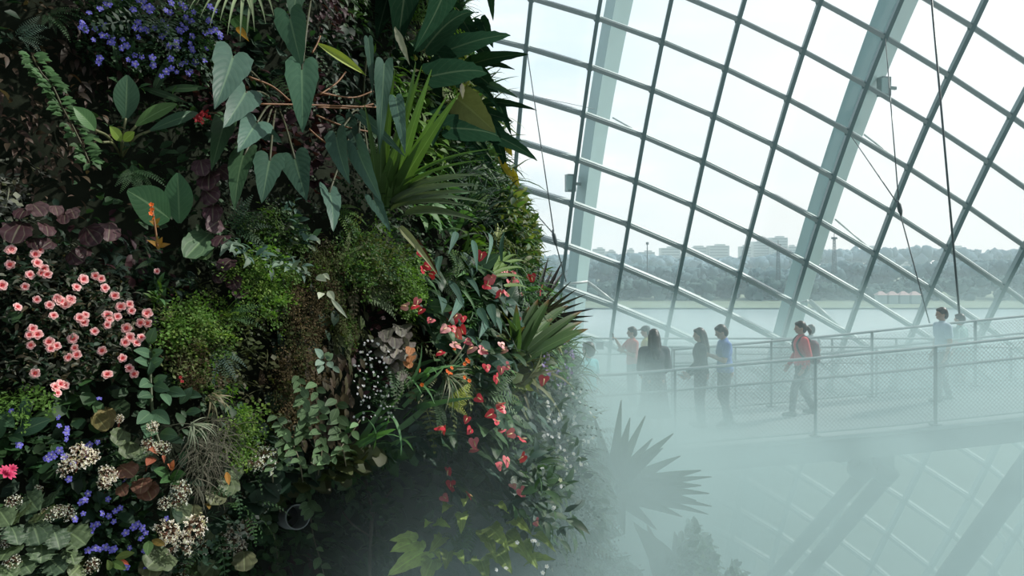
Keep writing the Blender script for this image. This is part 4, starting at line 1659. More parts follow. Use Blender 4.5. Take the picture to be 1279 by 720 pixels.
p = Plant('dark_philodendron', 'mass of large dark glossy leaves silhouetted against the glass at the top', 'philodendron', 555, 100, .1)
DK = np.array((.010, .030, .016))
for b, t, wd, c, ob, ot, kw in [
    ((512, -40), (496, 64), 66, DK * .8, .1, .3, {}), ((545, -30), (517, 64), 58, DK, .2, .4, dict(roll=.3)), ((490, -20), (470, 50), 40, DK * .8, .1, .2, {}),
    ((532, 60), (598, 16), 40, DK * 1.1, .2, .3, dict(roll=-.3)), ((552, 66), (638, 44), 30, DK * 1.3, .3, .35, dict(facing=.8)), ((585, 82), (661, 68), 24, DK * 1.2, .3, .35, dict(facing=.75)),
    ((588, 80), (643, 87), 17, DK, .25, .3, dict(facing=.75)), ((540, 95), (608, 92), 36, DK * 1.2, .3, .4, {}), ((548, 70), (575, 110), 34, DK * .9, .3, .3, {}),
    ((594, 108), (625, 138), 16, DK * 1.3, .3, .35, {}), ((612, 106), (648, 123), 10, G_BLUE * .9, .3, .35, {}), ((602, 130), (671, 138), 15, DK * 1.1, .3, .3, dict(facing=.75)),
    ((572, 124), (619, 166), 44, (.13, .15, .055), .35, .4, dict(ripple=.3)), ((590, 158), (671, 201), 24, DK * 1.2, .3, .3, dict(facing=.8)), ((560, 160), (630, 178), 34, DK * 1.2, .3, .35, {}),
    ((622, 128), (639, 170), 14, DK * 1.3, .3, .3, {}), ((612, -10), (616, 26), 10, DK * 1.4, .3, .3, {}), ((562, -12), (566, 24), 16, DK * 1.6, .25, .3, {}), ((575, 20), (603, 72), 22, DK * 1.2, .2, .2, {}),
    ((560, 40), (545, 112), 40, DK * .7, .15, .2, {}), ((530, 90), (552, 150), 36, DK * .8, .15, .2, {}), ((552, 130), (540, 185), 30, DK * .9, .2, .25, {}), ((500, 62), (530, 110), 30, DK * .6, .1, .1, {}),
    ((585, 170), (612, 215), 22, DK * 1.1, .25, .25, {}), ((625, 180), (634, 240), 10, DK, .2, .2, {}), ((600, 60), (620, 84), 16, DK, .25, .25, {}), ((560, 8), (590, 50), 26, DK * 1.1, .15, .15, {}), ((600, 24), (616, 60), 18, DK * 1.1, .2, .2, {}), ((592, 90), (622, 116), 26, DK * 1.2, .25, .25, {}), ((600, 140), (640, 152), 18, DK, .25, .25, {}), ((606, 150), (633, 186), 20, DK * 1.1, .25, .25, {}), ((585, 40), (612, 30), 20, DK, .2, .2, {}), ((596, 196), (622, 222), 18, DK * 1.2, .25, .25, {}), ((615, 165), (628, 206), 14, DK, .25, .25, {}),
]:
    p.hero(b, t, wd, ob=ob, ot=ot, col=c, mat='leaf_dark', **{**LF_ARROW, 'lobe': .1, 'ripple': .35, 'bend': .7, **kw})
p.hero((622, 196), (648, 236), 8, 'lance', .25, .25, (.35, .28, .03), 'leaf_strap', bend=.6)
p.hero((630, 178), (640, 196), 9, 'lance', .25, .25, (.38, .30, .03), 'leaf_strap', bend=.6)
p.hero((640, 210), (649, 234), 6, 'lance', .25, .25, (.42, .33, .02), 'leaf_strap', bend=.4)
p.hero((566, 98), (597, 84), 12, 'oval', .36, .4, (.11, .18, .03), 'leaf_glossy')
p.stem([(545, 150), (565, 100), (560, 40), (548, -20)], .02, (.03, .045, .025), off=.05)
p = Plant('withered_spray', 'pale dried leaf stalk hanging between the large dark leaves', 'dried leaf', 495, 36)
p.hero((493, 34), (512, 82), 9, 'lance', .42, .48, (.33, .34, .25), 'leaf_strap', ripple=1, rf=6, bend=.4)
p.hero((577, 104), (578, 124), 6, 'lance', .42, .42, (.42, .38, .32), 'leaf_strap', ripple=1, bend=.4)

p = Plant('yellow_edged_shrub', 'bushy yellow green shrub at the wall edge against the glass', 'shrub', 640, 300, .1)
p.cloud('foliage', [(636, 262, 20, 28), (648, 292, 22, 32), (656, 318, 16, 20)], 900, 'lance', (9, 18), [G_LEAF * 1.1, G_BRIGHT * .7, G_OLIVE, (.15, .19, .05), G_MID], (.05, .55), 0.0)
p.fan('fronds', 618, 300, 26, 34, -40, 40, [(.20, .24, .08), (.15, .2, .06)], leaf(1, .07, 'blade', 8, 1, .2, 1.1), mat='leaf_strap', off=.45)

# ================================================================== left middle
p = Plant('round_leaf_plant', 'two big round dark green leaves left of the arrow leaves', 'leafy plant', 210, 280)
p.hero((212, 274), (159, 238), 48, 'oval', .2, .3, (.026, .068, .030), fold=.1, bend=.4)
p.hero((224, 279), (222, 216), 34, 'oval', .18, .24, (.038, .095, .045), fold=.15, bend=.3)
p.hero((172, 232), (165, 206), 17, 'oval', .1, .15, (.03, .07, .03))
p = Plant('puckered_leaf_plant', 'crinkled pale edged leaf just below the two round leaves', 'leafy plant', 245, 308)
p.hero((262, 292), (232, 322), 36, 'round', .15, .22, (.05, .10, .05), 'leaf_begonia', ripple=.5, bend=.3)
p.hero((250, 306), (258, 325), 24, 'round', .15, .22, (.06, .11, .045), 'leaf_begonia', ripple=.5, bend=.3)
p = Plant('orange_spike_plant', 'orange flower spike with tawny leaves in front of the round leaves', 'flowering plant', 195, 305)
p.stem([(197, 308), (194, 285), (189, 254)], .004, (.2, .09, .03), off=.32)
for a, b in ((189, 256), (190, 262), (188, 267), (191, 272)):
    p.flower(ORANGE, a, b, 7, .33)
for b, t in [((193, 280), (200, 272)), ((193, 281), (186, 276)), ((194, 283), (199, 284)), ((198, 308), (183, 300)), ((198, 308), (213, 305)), ((198, 306), (203, 296)), ((198, 312), (196, 294))]:
    p.hero(b, t, 6, 'lance', .3, .34, (.22, .12, .03), 'leaf_strap')
HEU = join([leaf(1, 1.0, 'round', 10, 8, .12, .4, ripple=.35, rf=3, lobe=.18)])
def round_leaves(pl, rows, cols, mat='leaf_begonia', lobe=.2, off=.18, ripple=.4, notch=.06, rf=3, tilt=.3):
    for a, b, r in rows:
        ang = rng.uniform(-1.0, 1.0) - PI / 2
        d = (math.cos(ang), -math.sin(ang))
        c = np.array(cols)[rng.integers(len(cols))]
        pl.hero((a - d[0] * r * .6, b - d[1] * r * .6), (a + d[0] * r, b + d[1] * r), r * 2.1, 'round', off, off + .05, c, mat, ripple=ripple, rf=rf, lobe=lobe, notch=notch * rng.uniform(.5, 1.3), fold=.1, bend=.6, n=16, m=8, roll=rng.uniform(-tilt, tilt), facing=rng.uniform(.85 - tilt * .3, .9))
p = Plant('coral_bells', 'purple brown round ribbed leaves above the pink azalea', 'coral bells', 70, 290)
round_leaves(p, [(22, 289, 17), (57, 286, 10), (114, 293, 15), (82, 271, 9), (91, 266, 8), (44, 304, 9), (60, 305, 9), (136, 289, 13), (46, 261, 12), (95, 320, 12), (70, 262, 8), (30, 266, 10), (105, 315, 9)],
             [(.075, .040, .046), (.06, .03, .036), (.10, .060, .065), (.035, .016, .02)])
p = Plant('dark_begonia', 'nearly black purple begonia leaves between the round leaves and the arrow leaves', 'begonia', 265, 240)
round_leaves(p, [(262, 224, 14), (262, 243, 13), (266, 265, 12), (268, 280, 12), (280, 215, 11), (252, 208, 12), (284, 330, 11), (292, 352, 10), (275, 345, 9), (300, 365, 9), (278, 300, 11)],
             [(.040, .020, .026), (.030, .016, .020), (.055, .028, .036)])

# pink azalea
p = Plant('pink_azalea', 'azalea bush covered with pink and white edged flowers at the left edge', 'azalea', 90, 400, .05)
p.cloud('foliage', [(60, 360, 75, 60), (110, 410, 85, 70), (60, 440, 70, 60), (150, 400, 45, 50), (20, 340, 40, 45)], 3200, TPL['lance'], (8, 15), [G_DARK * 1.3, G_MID * .7, (.05, .06, .04), (.03, .04, .03), (.075, .065, .04), (.09, .10, .075)], (.02, .22), 0.0)
AZP = [(14, 311), (44, 317), (12, 331), (47, 329), (52, 341), (38, 344), (60, 343), (4, 357), (30, 358), (47, 373), (62, 381), (76, 376), (88, 375), (22, 384), (68, 395), (120, 344), (104, 349), (95, 358), (130, 360),
       (144, 371), (150, 383), (163, 381), (182, 391), (106, 394), (135, 394), (147, 395), (105, 403), (134, 406), (165, 388), (183, 393), (176, 403), (185, 405), (158, 410), (118, 414), (40, 412), (37, 418), (46, 416), (156, 428), (162, 421),
       (170, 428), (177, 422), (90, 423), (61, 427), (72, 433), (65, 436), (39, 432), (93, 436), (97, 443), (86, 447), (126, 439), (153, 448), (162, 460), (168, 467), (133, 468), (44, 466), (76, 480), (69, 484), (80, 482), (72, 489), (11, 313), (50, 311), (126, 347), (56, 336), (81, 381), (72, 374), (86, 380), (100, 397), (137, 399)]
for a, b in AZP:
    p.flower(AZ[rng.integers(3)], a + rng.normal(0, .7), b + rng.normal(0, .7), rng.uniform(11, 15), .22, face=(.8, .3, .2), jit=.25)
for pts in [[(90, 480), (85, 440), (90, 400)], [(90, 480), (50, 430), (30, 380)], [(95, 480), (140, 430), (160, 400)]]:
    p.stem([(a, b, .06) for a, b in pts], .008, (.05, .035, .02))
p = Plant('pink_azalea', 'tiny azalea sprig with one pale pink flower, alone right of the bush', 'azalea', 195, 342)
p.flower(AZ[0], 196, 339, 9, .14)
p.cloud('foliage', [(195, 350, 10, 12)], 40, 'lance', (7, 12), [G_MID, G_LEAF * .8], (.02, .12))

p = Plant('creeping_fern', 'dim creeping fern carpet between the azalea and the round leaves', 'fern', 165, 325)
p.cloud('fronds', [(160, 320, 45, 30), (200, 345, 40, 30)], 130, fr_fine, (20, 34), [G_MID * .8, G_DARK * 1.5, G_BLUE * .45], (.02, .12), -.3, 'fern')
p = Plant('tansy_shoot', 'upright pale green leafy shoot right of the azalea flowers', 'leafy plant', 196, 385)
p.cloud('foliage', [(196, 370, 9, 18)], 46, 'lance', (12, 18), [G_LEAF * 1.3, G_BRIGHT * .6], (.08, .18), .3)
p.stem([(196, 392, .1), (196, 356, .14)], .004, G_LEAF)

# maidenhair ferns: fresh green clouds
SPR = [sprig(1, 26, .12, .9, 'round', s) for s in (11, 12, 13)]
def maiden(label, px, py, blobs, n, pal, size=(24, 42), off=(.05, .28), up=-.35):
    q = Plant('maidenhair_fern', label, 'fern', px, py)
    for i in range(3):
        q.cloud('fronds', blobs, n // 3, SPR[i], size, pal, off, up, 'fern', .5, .7)
    return q
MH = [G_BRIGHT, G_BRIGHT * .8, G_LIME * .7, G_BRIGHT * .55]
maiden('bright maidenhair fern below the arrow leaves, tapering to a point', 325, 335, [(310, 330, 28, 24), (340, 335, 30, 24), (330, 362, 22, 20), (332, 385, 8, 16)], 150, MH)
maiden('light green maidenhair fern right of the pink azalea', 240, 395, [(235, 390, 30, 22), (222, 412, 22, 18), (255, 408, 26, 20), (270, 392, 22, 14)], 150, MH)
maiden('mossy green maidenhair fern above the striped glossy leaves', 243, 445, [(240, 440, 26, 26), (250, 465, 22, 20), (232, 425, 14, 18)], 110, [G_BRIGHT * .7, G_OLIVE * 1.3, G_OLIVE, BROWN * 1.4])
maiden('broad curtain of maidenhair fern at centre under the strap leaved lily', 460, 320, [(445, 305, 35, 22), (470, 325, 40, 28), (490, 345, 25, 25), (440, 335, 25, 20)], 230, [G_BRIGHT * .7, G_BRIGHT * .55, G_LEAF, G_OLIVE])
maiden('bright narrow maidenhair fern left of the first red anthuriums', 503, 350, [(505, 345, 15, 30), (510, 365, 12, 18)], 90, [G_BRIGHT, G_BRIGHT * .8])
maiden('small dim maidenhair fern beneath the middle arrow leaves', 335, 285, [(335, 275, 20, 24), (350, 300, 25, 20)], 70, [G_BRIGHT * .4, G_LEAF * .8])
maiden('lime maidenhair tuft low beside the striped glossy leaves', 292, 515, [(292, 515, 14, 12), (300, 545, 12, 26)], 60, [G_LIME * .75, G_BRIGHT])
maiden('tiny maidenhair tuft under the azalea at the left edge', 20, 500, [(20, 500, 10, 10)], 26, [G_BRIGHT * .8])

# brown hanging moss
p = Plant('hanging_moss', 'brown dried moss hanging down the dark hollow', 'moss', 370, 430)
p.cloud('fronds', [(375, 380, 26, 50), (368, 440, 26, 60), (360, 500, 24, 40)], 420, SPR[1], (16, 34), [BROWN, BROWN * 1.5, BROWN * .6, G_OLIVE * .5], (.02, .25), -.9, 'moss', .3, .3)
p = Plant('hanging_moss', 'olive moss beard beneath the centre maidenhair curtain', 'moss', 415, 350)
p.cloud('fronds', [(412, 345, 22, 40), (395, 320, 20, 24), (430, 400, 16, 24)], 260, SPR[2], (14, 30), [G_OLIVE * .8, G_OLIVE * .5, BROWN * .8, G_BRIGHT * .35], (.05, .3), -.9, 'moss', .3, .3)
p = Plant('hanging_moss', 'brown moss patch inside the light green maidenhair fern', 'moss', 243, 420)
p.cloud('fronds', [(243, 420, 16, 12), (238, 462, 18, 16)], 80, SPR[0], (12, 22), [BROWN, BROWN * 1.3], (.12, .3), -.8, 'moss', .3, .3)
p = Plant('grey_moss', 'grey stringy roots and moss hanging right of the striped glossy leaves', 'moss', 255, 565)
p.cloud('fronds', [(255, 560, 26, 36), (275, 545, 22, 26), (250, 600, 16, 20)], 420, leaf(1, .035, 'blade', 6, 1, 0, 1.6), (22, 52), [(.085, .085, .065), (.11, .105, .08), (.06, .065, .045)], (.1, .36), -.5, 'moss', .5, .6)
p = Plant('striped_grass', 'pale narrow striped leaves drooping beside the grey moss', 'leafy plant', 250, 540)
p.fan('fronds', 240, 532, 16, 27, -140, 20, [(.20, .23, .16), (.14, .18, .12)], leaf(1, .075, 'blade', 8, 1, .2, 1.5), mat='leaf_strap', off=.34)
p = Plant('striped_grass', 'straw coloured arching leaves above the grey moss', 'leafy plant', 268, 500)
p.fan('fronds', 262, 497, 18, 28, -120, 30, [(.15, .13, .075), (.11, .11, .06), (.10, .13, .06)], leaf(1, .09, 'blade', 8, 1, .2, 1.6), mat='leaf_strap', off=.3)

# glossy striped leaves
p = Plant('zebra_plant', 'plant with glossy blue green oval leaves in pairs right of the azalea', 'leafy plant', 195, 500)
GZb = np.array((.065, .125, .075))
for b, t, wd in [((186, 430), (194, 409), 14), ((190, 445), (167, 438), 13), ((188, 446), (204, 438), 12), ((186, 455), (168, 450), 13), ((186, 458), (204, 449), 14), ((187, 468), (188, 452), 10), ((188, 478), (174, 484), 16), ((192, 478), (209, 470), 12), ((192, 482), (212, 488), 14),
                 ((190, 494), (172, 497), 14), ((208, 488), (232, 494), 15), ((202, 492), (212, 507), 12), ((188, 516), (171, 530), 18), ((190, 514), (212, 530), 17), ((186, 520), (184, 546), 17), ((228, 492), (252, 496), 12), ((200, 542), (222, 545), 17), ((232, 516), (252, 514), 11), ((196, 540), (180, 548), 14), ((225, 505), (240, 484), 12)]:
    p.hero(b, t, wd, 'oval', .2, .27, GZb * rng.uniform(.8, 1.25), 'leaf_glossy', fold=.22, bend=.5, n=9, m=4, roll=rng.uniform(-.3, .3))
p.stem([(187, 425), (188, 470), (190, 510), (196, 545), (205, 565)], .006, (.05, .07, .03), off=.18)
for a, b in ((225, 472), (227, 477)):
    p.flower(REDF, a, b, 6, .25)
p = Plant('red_tipped_plant', 'green leaves with coppery red young shoots among the white flower heads', 'leafy plant', 212, 590)
for b, t, wd, c in [((212, 595), (192, 588), 15, G_LEAF), ((212, 597), (232, 592), 14, G_LEAF * 1.2), ((212, 600), (200, 604), 10, G_LEAF), ((214, 600), (224, 606), 12, G_LEAF), ((192, 572), (183, 582), 12, (.22, .07, .045)), ((196, 566), (186, 562), 10, (.3, .1, .06)), ((205, 578), (202, 570), 8, (.33, .11, .07)), ((214, 588), (217, 575), 7, (.4, .13, .08)), ((213, 588), (209, 580), 6, (.35, .12, .07))]:
    p.hero(b, t, wd, 'oval', .22, .3, c, 'leaf_glossy', bend=.4)

# ================================================================== lower left
p = Plant('dark_leaf_clump', 'dark glossy leaves with pale edges at the left edge below the azalea', 'leafy plant', 18, 535)
for b, t, wd, c in [((18, 543), (63, 524), 20, (.020, .05, .03)), ((-6, 516), (18, 534), 18, (.04, .09, .045)), ((28, 530), (34, 494), 14, (.03, .07, .04)), ((30, 528), (42, 500), 6, (.22, .27, .2)), ((0, 548), (-10, 520), 20, (.03, .07, .035)), ((12, 545), (30, 552), 12, (.025, .06, .03))]:
    p.hero(b, t, wd, 'oval', .16, .22, c, 'leaf_glossy', bend=.5)
p = Plant('fuchsia_bloom', 'crimson pink curly bloom at the left edge among the blue flowers', 'flower', 8, 592)
p.flower(FUCH, 8, 592, 26, .2)
p.flower(FUCH, 15, 586, 14, .22)
p = Plant('begonia', 'pale green lobed begonia leaves filling the lower left corner', 'begonia', 50, 665)
round_leaves(p, [(67, 621, 14), (39, 626, 15), (44, 664, 18), (69, 671, 17), (93, 670, 18), (51, 688, 16), (28, 642, 14), (69, 705, 15), (17, 667, 15), (11, 690, 15), (30, 706, 14), (88, 695, 12), (55, 643, 14), (4, 645, 14), (95, 712, 12), (8, 715, 14)],
             [(.065, .105, .055), (.08, .12, .06), (.05, .085, .05), (.10, .135, .065)], ripple=.7, lobe=.22, notch=.16, rf=4.5, tilt=.8)
for a, b, r in [(17, 628, 20), (62, 643, 22), (84, 642, 22), (114, 708, 22), (14, 703, 22), (76, 640, 18), (7, 680, 14), (48, 612, 12)]:
    panicle(p, PANW, a, b, r, .2)

p = Plant('blue_streptocarpus', 'spread of small violet blue flowers with dark leaves in the lower left', 'flowering plant', 120, 640)
p.cloud('foliage', [(120, 620, 60, 70), (150, 680, 50, 40), (60, 560, 50, 30)], 1000, 'oval', (9, 18), [G_DARK * 1.4, G_MID, G_LEAF * .7], (.02, .14))
for a, b in [(24, 556), (83, 541), (74, 532), (58, 571), (68, 571), (74, 563), (80, 571), (92, 580), (86, 599), (107, 560), (122, 553), (156, 600), (110, 617), (101, 628), (104, 642), (94, 649), (135, 624), (128, 642), (144, 639), (150, 635), (136, 645), (142, 652), (117, 657), (111, 667), (110, 688), (119, 685),
             (125, 687), (139, 688), (157, 666), (167, 659), (178, 660), (176, 673), (162, 685), (181, 689), (158, 709), (181, 713), (208, 648), (124, 498), (73, 522), (14, 514), (64, 568), (83, 549), (106, 568), (112, 556), (60, 574), (106, 625), (122, 655), (114, 663), (172, 655), (182, 666), (143, 686), (132, 684), (155, 704), (84, 536)]:
    p.flower(BLUE[rng.integers(2)], a, b, rng.uniform(7, 11), .2)

for lab, px, py, heads in [
    ('cream flower head mixed with blue blooms at the lower left', 97, 578, [(97, 575, 40), (84, 586, 26), (110, 572, 26)]),
    ('dense cream flower head right of the blue mixed one', 133, 596, [(133, 594, 26), (132, 603, 22)]),
    ('small cream bud cluster on a tall red stem', 149, 528, [(149, 524, 12)]),
    ('rounded cream flower head beside the glossy oval leaves', 190, 536, [(190, 535, 18)]),
    ('loose white flower spray over coppery shoots', 192, 561, [(186, 559, 22), (203, 562, 22)]),
    ('white flower spray below the coppery shoots', 225, 620, [(225, 612, 26), (222, 624, 28), (205, 630, 18)]),
    ('large airy white flower spray at the bottom, left half', 225, 672, [(208, 665, 34), (222, 680, 40), (240, 662, 38), (245, 682, 32), (232, 690, 28)]),
    ('airy white flower spray at the bottom, right half', 290, 672, [(285, 672, 36), (296, 682, 28), (309, 660, 26), (275, 655, 22)]),
    ('round white flower head standing out beside the dark hollow', 328, 577, [(330, 574, 40), (318, 580, 22)]),
    ('thin brown and white spray under the round white head', 318, 628, [(322, 630, 28), (310, 620, 24), (288, 632, 20), (335, 612, 22)]),
    ('small white spray at the very bottom, above the frame edge', 232, 712, [(231, 712, 26), (255, 716, 20)]),
]:
    p = Plant('begonia_flower_spray', lab, 'flower spray', px, py, .02, 'airy pale flower sprays')
    for a, b, r in heads:
        panicle(p, PAN if 'white' not in lab or 'airy' in lab else PANW, a, b, r, .40 if a > 300 else .26)
    a, b, r = heads[0]
    p.stem([(a - 4, b + 30, .02), (a - 2, b + 14, .14), (a, b, .25)], .003, (.22, .06, .04))
p = Plant('mossy_stone_leaf', 'rounded yellow brown dying leaf beneath the azalea', 'leaf', 128, 528)
p.hero((133, 512), (128, 540), 26, 'round', .1, .14, (.17, .14, .06), 'leaf_begonia', ripple=.4, lobe=.2)
p.hero((120, 520), (134, 538), 20, 'round', .13, .17, (.15, .13, .05), 'leaf_begonia', ripple=.4, lobe=.2)
p = Plant('dying_leaf', 'pair of round brownish leaves right of the blue flowers', 'leaf', 170, 605)
round_leaves(p, [(157, 588, 13), (184, 613, 13), (178, 606, 12), (153, 612, 8)], [(.13, .12, .05), (.15, .13, .07), (.14, .07, .05)])
p = Plant('dying_leaf', 'ochre withered leaf beside the bottom white sprays', 'leaf', 259, 650)
p.hero((262, 636), (258, 662), 14, 'oval', .3, .34, (.30, .19, .06), 'leaf_begonia', ripple=.8)
p.hero((283, 590), (286, 606), 7, 'oval', .3, .34, (.36, .17, .04), 'leaf_begonia', ripple=.6)
p = Plant('round_leaf_begonia', 'rounded grey green leaves under the bottom white sprays', 'begonia', 200, 690)
round_leaves(p, [(200, 698, 20), (188, 710, 14), (224, 640, 14), (285, 605, 14), (270, 620, 13), (240, 640, 12), (263, 663, 12), (262, 710, 14), (245, 712, 12), (305, 700, 14), (160, 560, 13), (150, 545, 12), (172, 566, 12), (290, 590, 13)], [(.085, .115, .06), (.06, .09, .05), (.10, .11, .06)])
p = Plant('bronze_tipped_shoot', 'shoot with green and bronze oval leaves and a coral bud at the bottom left', 'leafy plant', 150, 705)
for b, t, wd, c in [((144, 698), (168, 691), 10, (.12, .16, .05)), ((140, 702), (157, 712), 11, (.10, .17, .05)), ((138, 712), (134, 700), 9, (.12, .17, .05)), ((190, 675), (206, 682), 9, (.2, .14, .04)), ((186, 676), (184, 694), 12, (.07, .13, .05)), ((149, 700), (161, 706), 5, (.55, .12, .07))]:
    p.hero(b, t, wd, 'oval', .26, .32, c, 'leaf_glossy', bend=.4)

# ================================================================== dark hollow with the pipe and trailing plants
M['pipe_rim'] = paint('wet_grey_pipe', (0.22, 0.25, 0.25), 0.35)
M['pipe_dark'] = paint('pipe_inside', (0.01, 0.012, 0.012), 0.8)
pp, pr, pu, po = wall_hit(371, 646)
po2 = nrm(-nrm(pp) + np.array([.22, 0, .0]))
pp = at(367, 646, pp[1] - .42)
px_ = nrm(np.cross((0, 0, 1.0), po2)); py_ = np.cross(po2, px_)
t = thing('drain_pipe', 'open end of a grey drain pipe sticking out of the dark hollow', 'pipe', mat4(px_, py_, po2, pp))
rr_ = 16.5 * (pp[1] - .4) / F
for nm, mt, prof in (('pipe_wall', 'pipe_rim', [(rr_, -.5), (rr_, .12), (rr_ * .9, .12), (rr_ * .9, -.2)]), ('pipe_bore', 'pipe_dark', [(rr_ * .9, -.2), (0.001, -.2)])):
    a = np.linspace(0, 2 * PI, 33)
    mb = MB()
    mb.grid(np.array([[(r * math.cos(x), r * math.sin(x), z) for x in a] for r, z in prof]))
    mb.build(nm, mt, t)


def vine(label, pts, n, Lpx, col, off=.42, name='trailing_vine', shape='oval', wr=.55, r=.003, mat='leaf_glossy'):
    q = Plant(name, label, 'vine', pts[0][0], pts[0][1])
    C = curve_pts(pts, 24)
    q.stem([(a, b, off) for a, b in C[::3]], r, (.10, .09, .05))
    mb = MB()
    n = int(n * 1.5)
    for k in range(n):
        c = C[int((k + .5) / n * (len(C) - 1))]
        sg = 1 if k % 2 else -1
        ln = Lpx * rng.uniform(.75, 1.25)
        a = rng.uniform(-1.2, -.2)
        tip = (c[0] + sg * ln * math.cos(a) * .8, c[1] - ln * math.sin(a) * .9)
        q.hero((c[0], c[1]), tip, ln * wr, shape, off, off + .06, np.asarray(col) * rng.uniform(.7, 1.3), mat, n=7, m=2, mb=mb, bend=.5)
    q.build(mb, 'foliage', mat)
    return q


HG = np.array((.10, .17, .085))
vine('trailing vine with pale oval leaves falling from the moss into the hollow', [(352, 530), (372, 570), (380, 610), (392, 640)], 14, 17, HG * .8)
vine('leafy trailing vine left of the hollow above the pipe', [(345, 520), (355, 550), (340, 590), (350, 640)], 13, 15, HG * .7)
vine('long bare vine with a few pale leaves at its end in the hollow', [(386, 630), (391, 668), (400, 700), (406, 724)], 5, 15, HG * 1.5)
vine('thin hanging stem with round leaves just left of the pipe', [(325, 640), (338, 655), (346, 690), (347, 722)], 7, 12, HG * .8, shape='round', wr=.9)
vine('thin vine with pale leaves slanting across the misty hollow', [(450, 525), (425, 560), (400, 582), (388, 578)], 8, 14, HG * 1.1)
vine('hanging hoya with paired green leaves in the middle of the dark hollow', [(395, 480), (398, 520), (402, 560), (396, 600)], 14, 18, HG * .75)
vine('dense hanging leaves beside the silver leaved sprig', [(372, 470), (380, 510), (376, 545)], 14, 16, HG * .65)
vine('dim hanging vine at the back of the misty hollow', [(420, 500), (428, 560), (440, 620)], 14, 18, HG * .55)
p = Plant('hollow_shrub', 'dark leafless shrub with sparse leaves standing in the misty hollow', 'shrub', 455, 690)
p.stem([(462, 740), (462, 690), (464, 640), (456, 600)], .012, (.035, .03, .02), off=.25)
p.stem([(463, 650, .25), (480, 625, .3), (490, 610, .3)], .006, (.035, .03, .02))
p.stem([(462, 670, .25), (440, 655, .3), (428, 640, .3)], .006, (.035, .03, .02))
p.cloud('foliage', [(440, 620, 30, 20), (470, 640, 26, 24), (448, 600, 30, 18), (478, 690, 20, 20)], 160, 'oval', (9, 15), [G_DARK * 1.3, G_MID], (.15, .4))
p = Plant('silver_sprig', 'sprig of pale silvery oval leaves on the dark hollow', 'leafy plant', 408, 455)
for b, t, wd in [((404, 448), (393, 436), 10), ((408, 448), (411, 440), 9), ((404, 451), (394, 457), 10), ((410, 452), (415, 460), 9), ((402, 456), (398, 467), 9), ((416, 458), (424, 466), 7), ((408, 450), (416, 442), 9)]:
    p.hero(b, t, wd, 'oval', .3, .36, (.20, .28, .23), 'leaf_glossy', bend=.3, n=7, m=4)
p = Plant('white_leaf_caladium', 'few whitish pointed leaves hanging below the centre ferns', 'leafy plant', 410, 360)
for b, t, wd in [((396, 345), (408, 352), 10), ((404, 342), (412, 350), 7), ((402, 366), (398, 374), 9), ((410, 364), (418, 376), 9), ((414, 374), (434, 398), 6)]:
    p.hero(b, t, wd, 'lance', .34, .4, (.42, .46, .36), 'leaf_glossy', bend=.4)

# ferns
for lab, px, py, n, Ls, a0, a1, pal, tp in [
    ('pale fern frond clump right of the centre maidenhair curtain', 455, 372, 9, 46, -50, 30, [(.13, .18, .10), (.10, .15, .07)], fr_wide),
    ('fern fronds arching out of the hollow below the bright pointed fern', 285, 395, 7, 36, -40, 20, [G_BRIGHT * .8, G_LEAF], fr_soft),
    ('grey green fern hanging beside the brown moss', 270, 440, 10, 44, -110, -30, [G_BLUE * .7, G_MID], fr_soft),
    ('small arching ferns at the centre edge of the maidenhair curtain', 425, 330, 8, 34, -20, 60, [G_BRIGHT * .9, (.16, .2, .1)], fr_fine),
    ('fern tuft under the strap leaved lily, near the red flowers', 560, 315, 12, 42, -140, -20, [G_LEAF, G_BRIGHT * .6], fr_soft),
    ('airy fern among the sunlit leaves at the wall edge', 585, 255, 14, 44, -70, 60, [G_LEAF * 1.2, G_BRIGHT * .7], fr_fine),
    ('broad fern frond in the mist below the anthuriums', 605, 492, 9, 60, -60, 40, [(.11, .17, .10), G_LEAF * 1.2], fr_soft),
    ('misty fern left of the lower anthuriums', 540, 500, 10, 44, -140, -10, [G_LEAF, G_MID], fr_soft),
    ('fern with drooping fronds beside the silvery begonia', 487, 455, 9, 46, -130, -50, [(.10, .13, .08), G_LEAF], fr_wide),
    ('dark fern in the shade below the arrow leaves', 290, 285, 9, 40, -60, 60, [G_MID, G_DARK * 2], fr_soft),
    ('low fern by the bottom edge right of the hollow', 570, 690, 9, 44, 20, 160, [G_LEAF, G_BRIGHT * .5], fr_wide),
    ('small fern beneath the spoon leaved rosette', 165, 215, 10, 34, -150, -10, [G_MID, G_LEAF * .8], fr_soft),
    ('bright fern overhanging the brown moss at centre', 420, 262, 8, 40, -80, 10, [G_BRIGHT * .8, G_LEAF], fr_soft),
    ('pale fern beneath the central anthuriums', 548, 352, 8, 40, -60, 30, [(.15, .2, .12), G_LEAF * 1.2], fr_fine),
]:
    p = Plant('fern', lab, 'fern', px, py)
    p.fan('fronds', px, py, n, Ls, a0, a1, pal, tp, off=.18)

p = Plant('ivy_trail', 'trail of small round green leaves down the bright moss at centre', 'vine', 355, 265)
p.cloud('foliage', [(362, 270, 14, 20), (372, 295, 16, 14), (385, 302, 14, 8)], 70, 'oval', (10, 17), [G_LEAF, G_BLUE, (.16, .22, .14)], (.1, .3))
p = Plant('pennywort', 'drooping row of blue green leaves crossing the pointed fern', 'vine', 300, 315)
p.cloud('foliage', [(290, 305, 16, 6), (318, 318, 20, 8), (345, 330, 16, 7), (368, 335, 12, 8)], 80, 'lance', (12, 20), [G_BLUE, (.13, .19, .14)], (.3, .42))
# ================================================================== anthuriums
HEART = leaf(1, .72, 'arrow', 9, 4, .15, .6, ripple=.25, rf=2, lobe=.25)


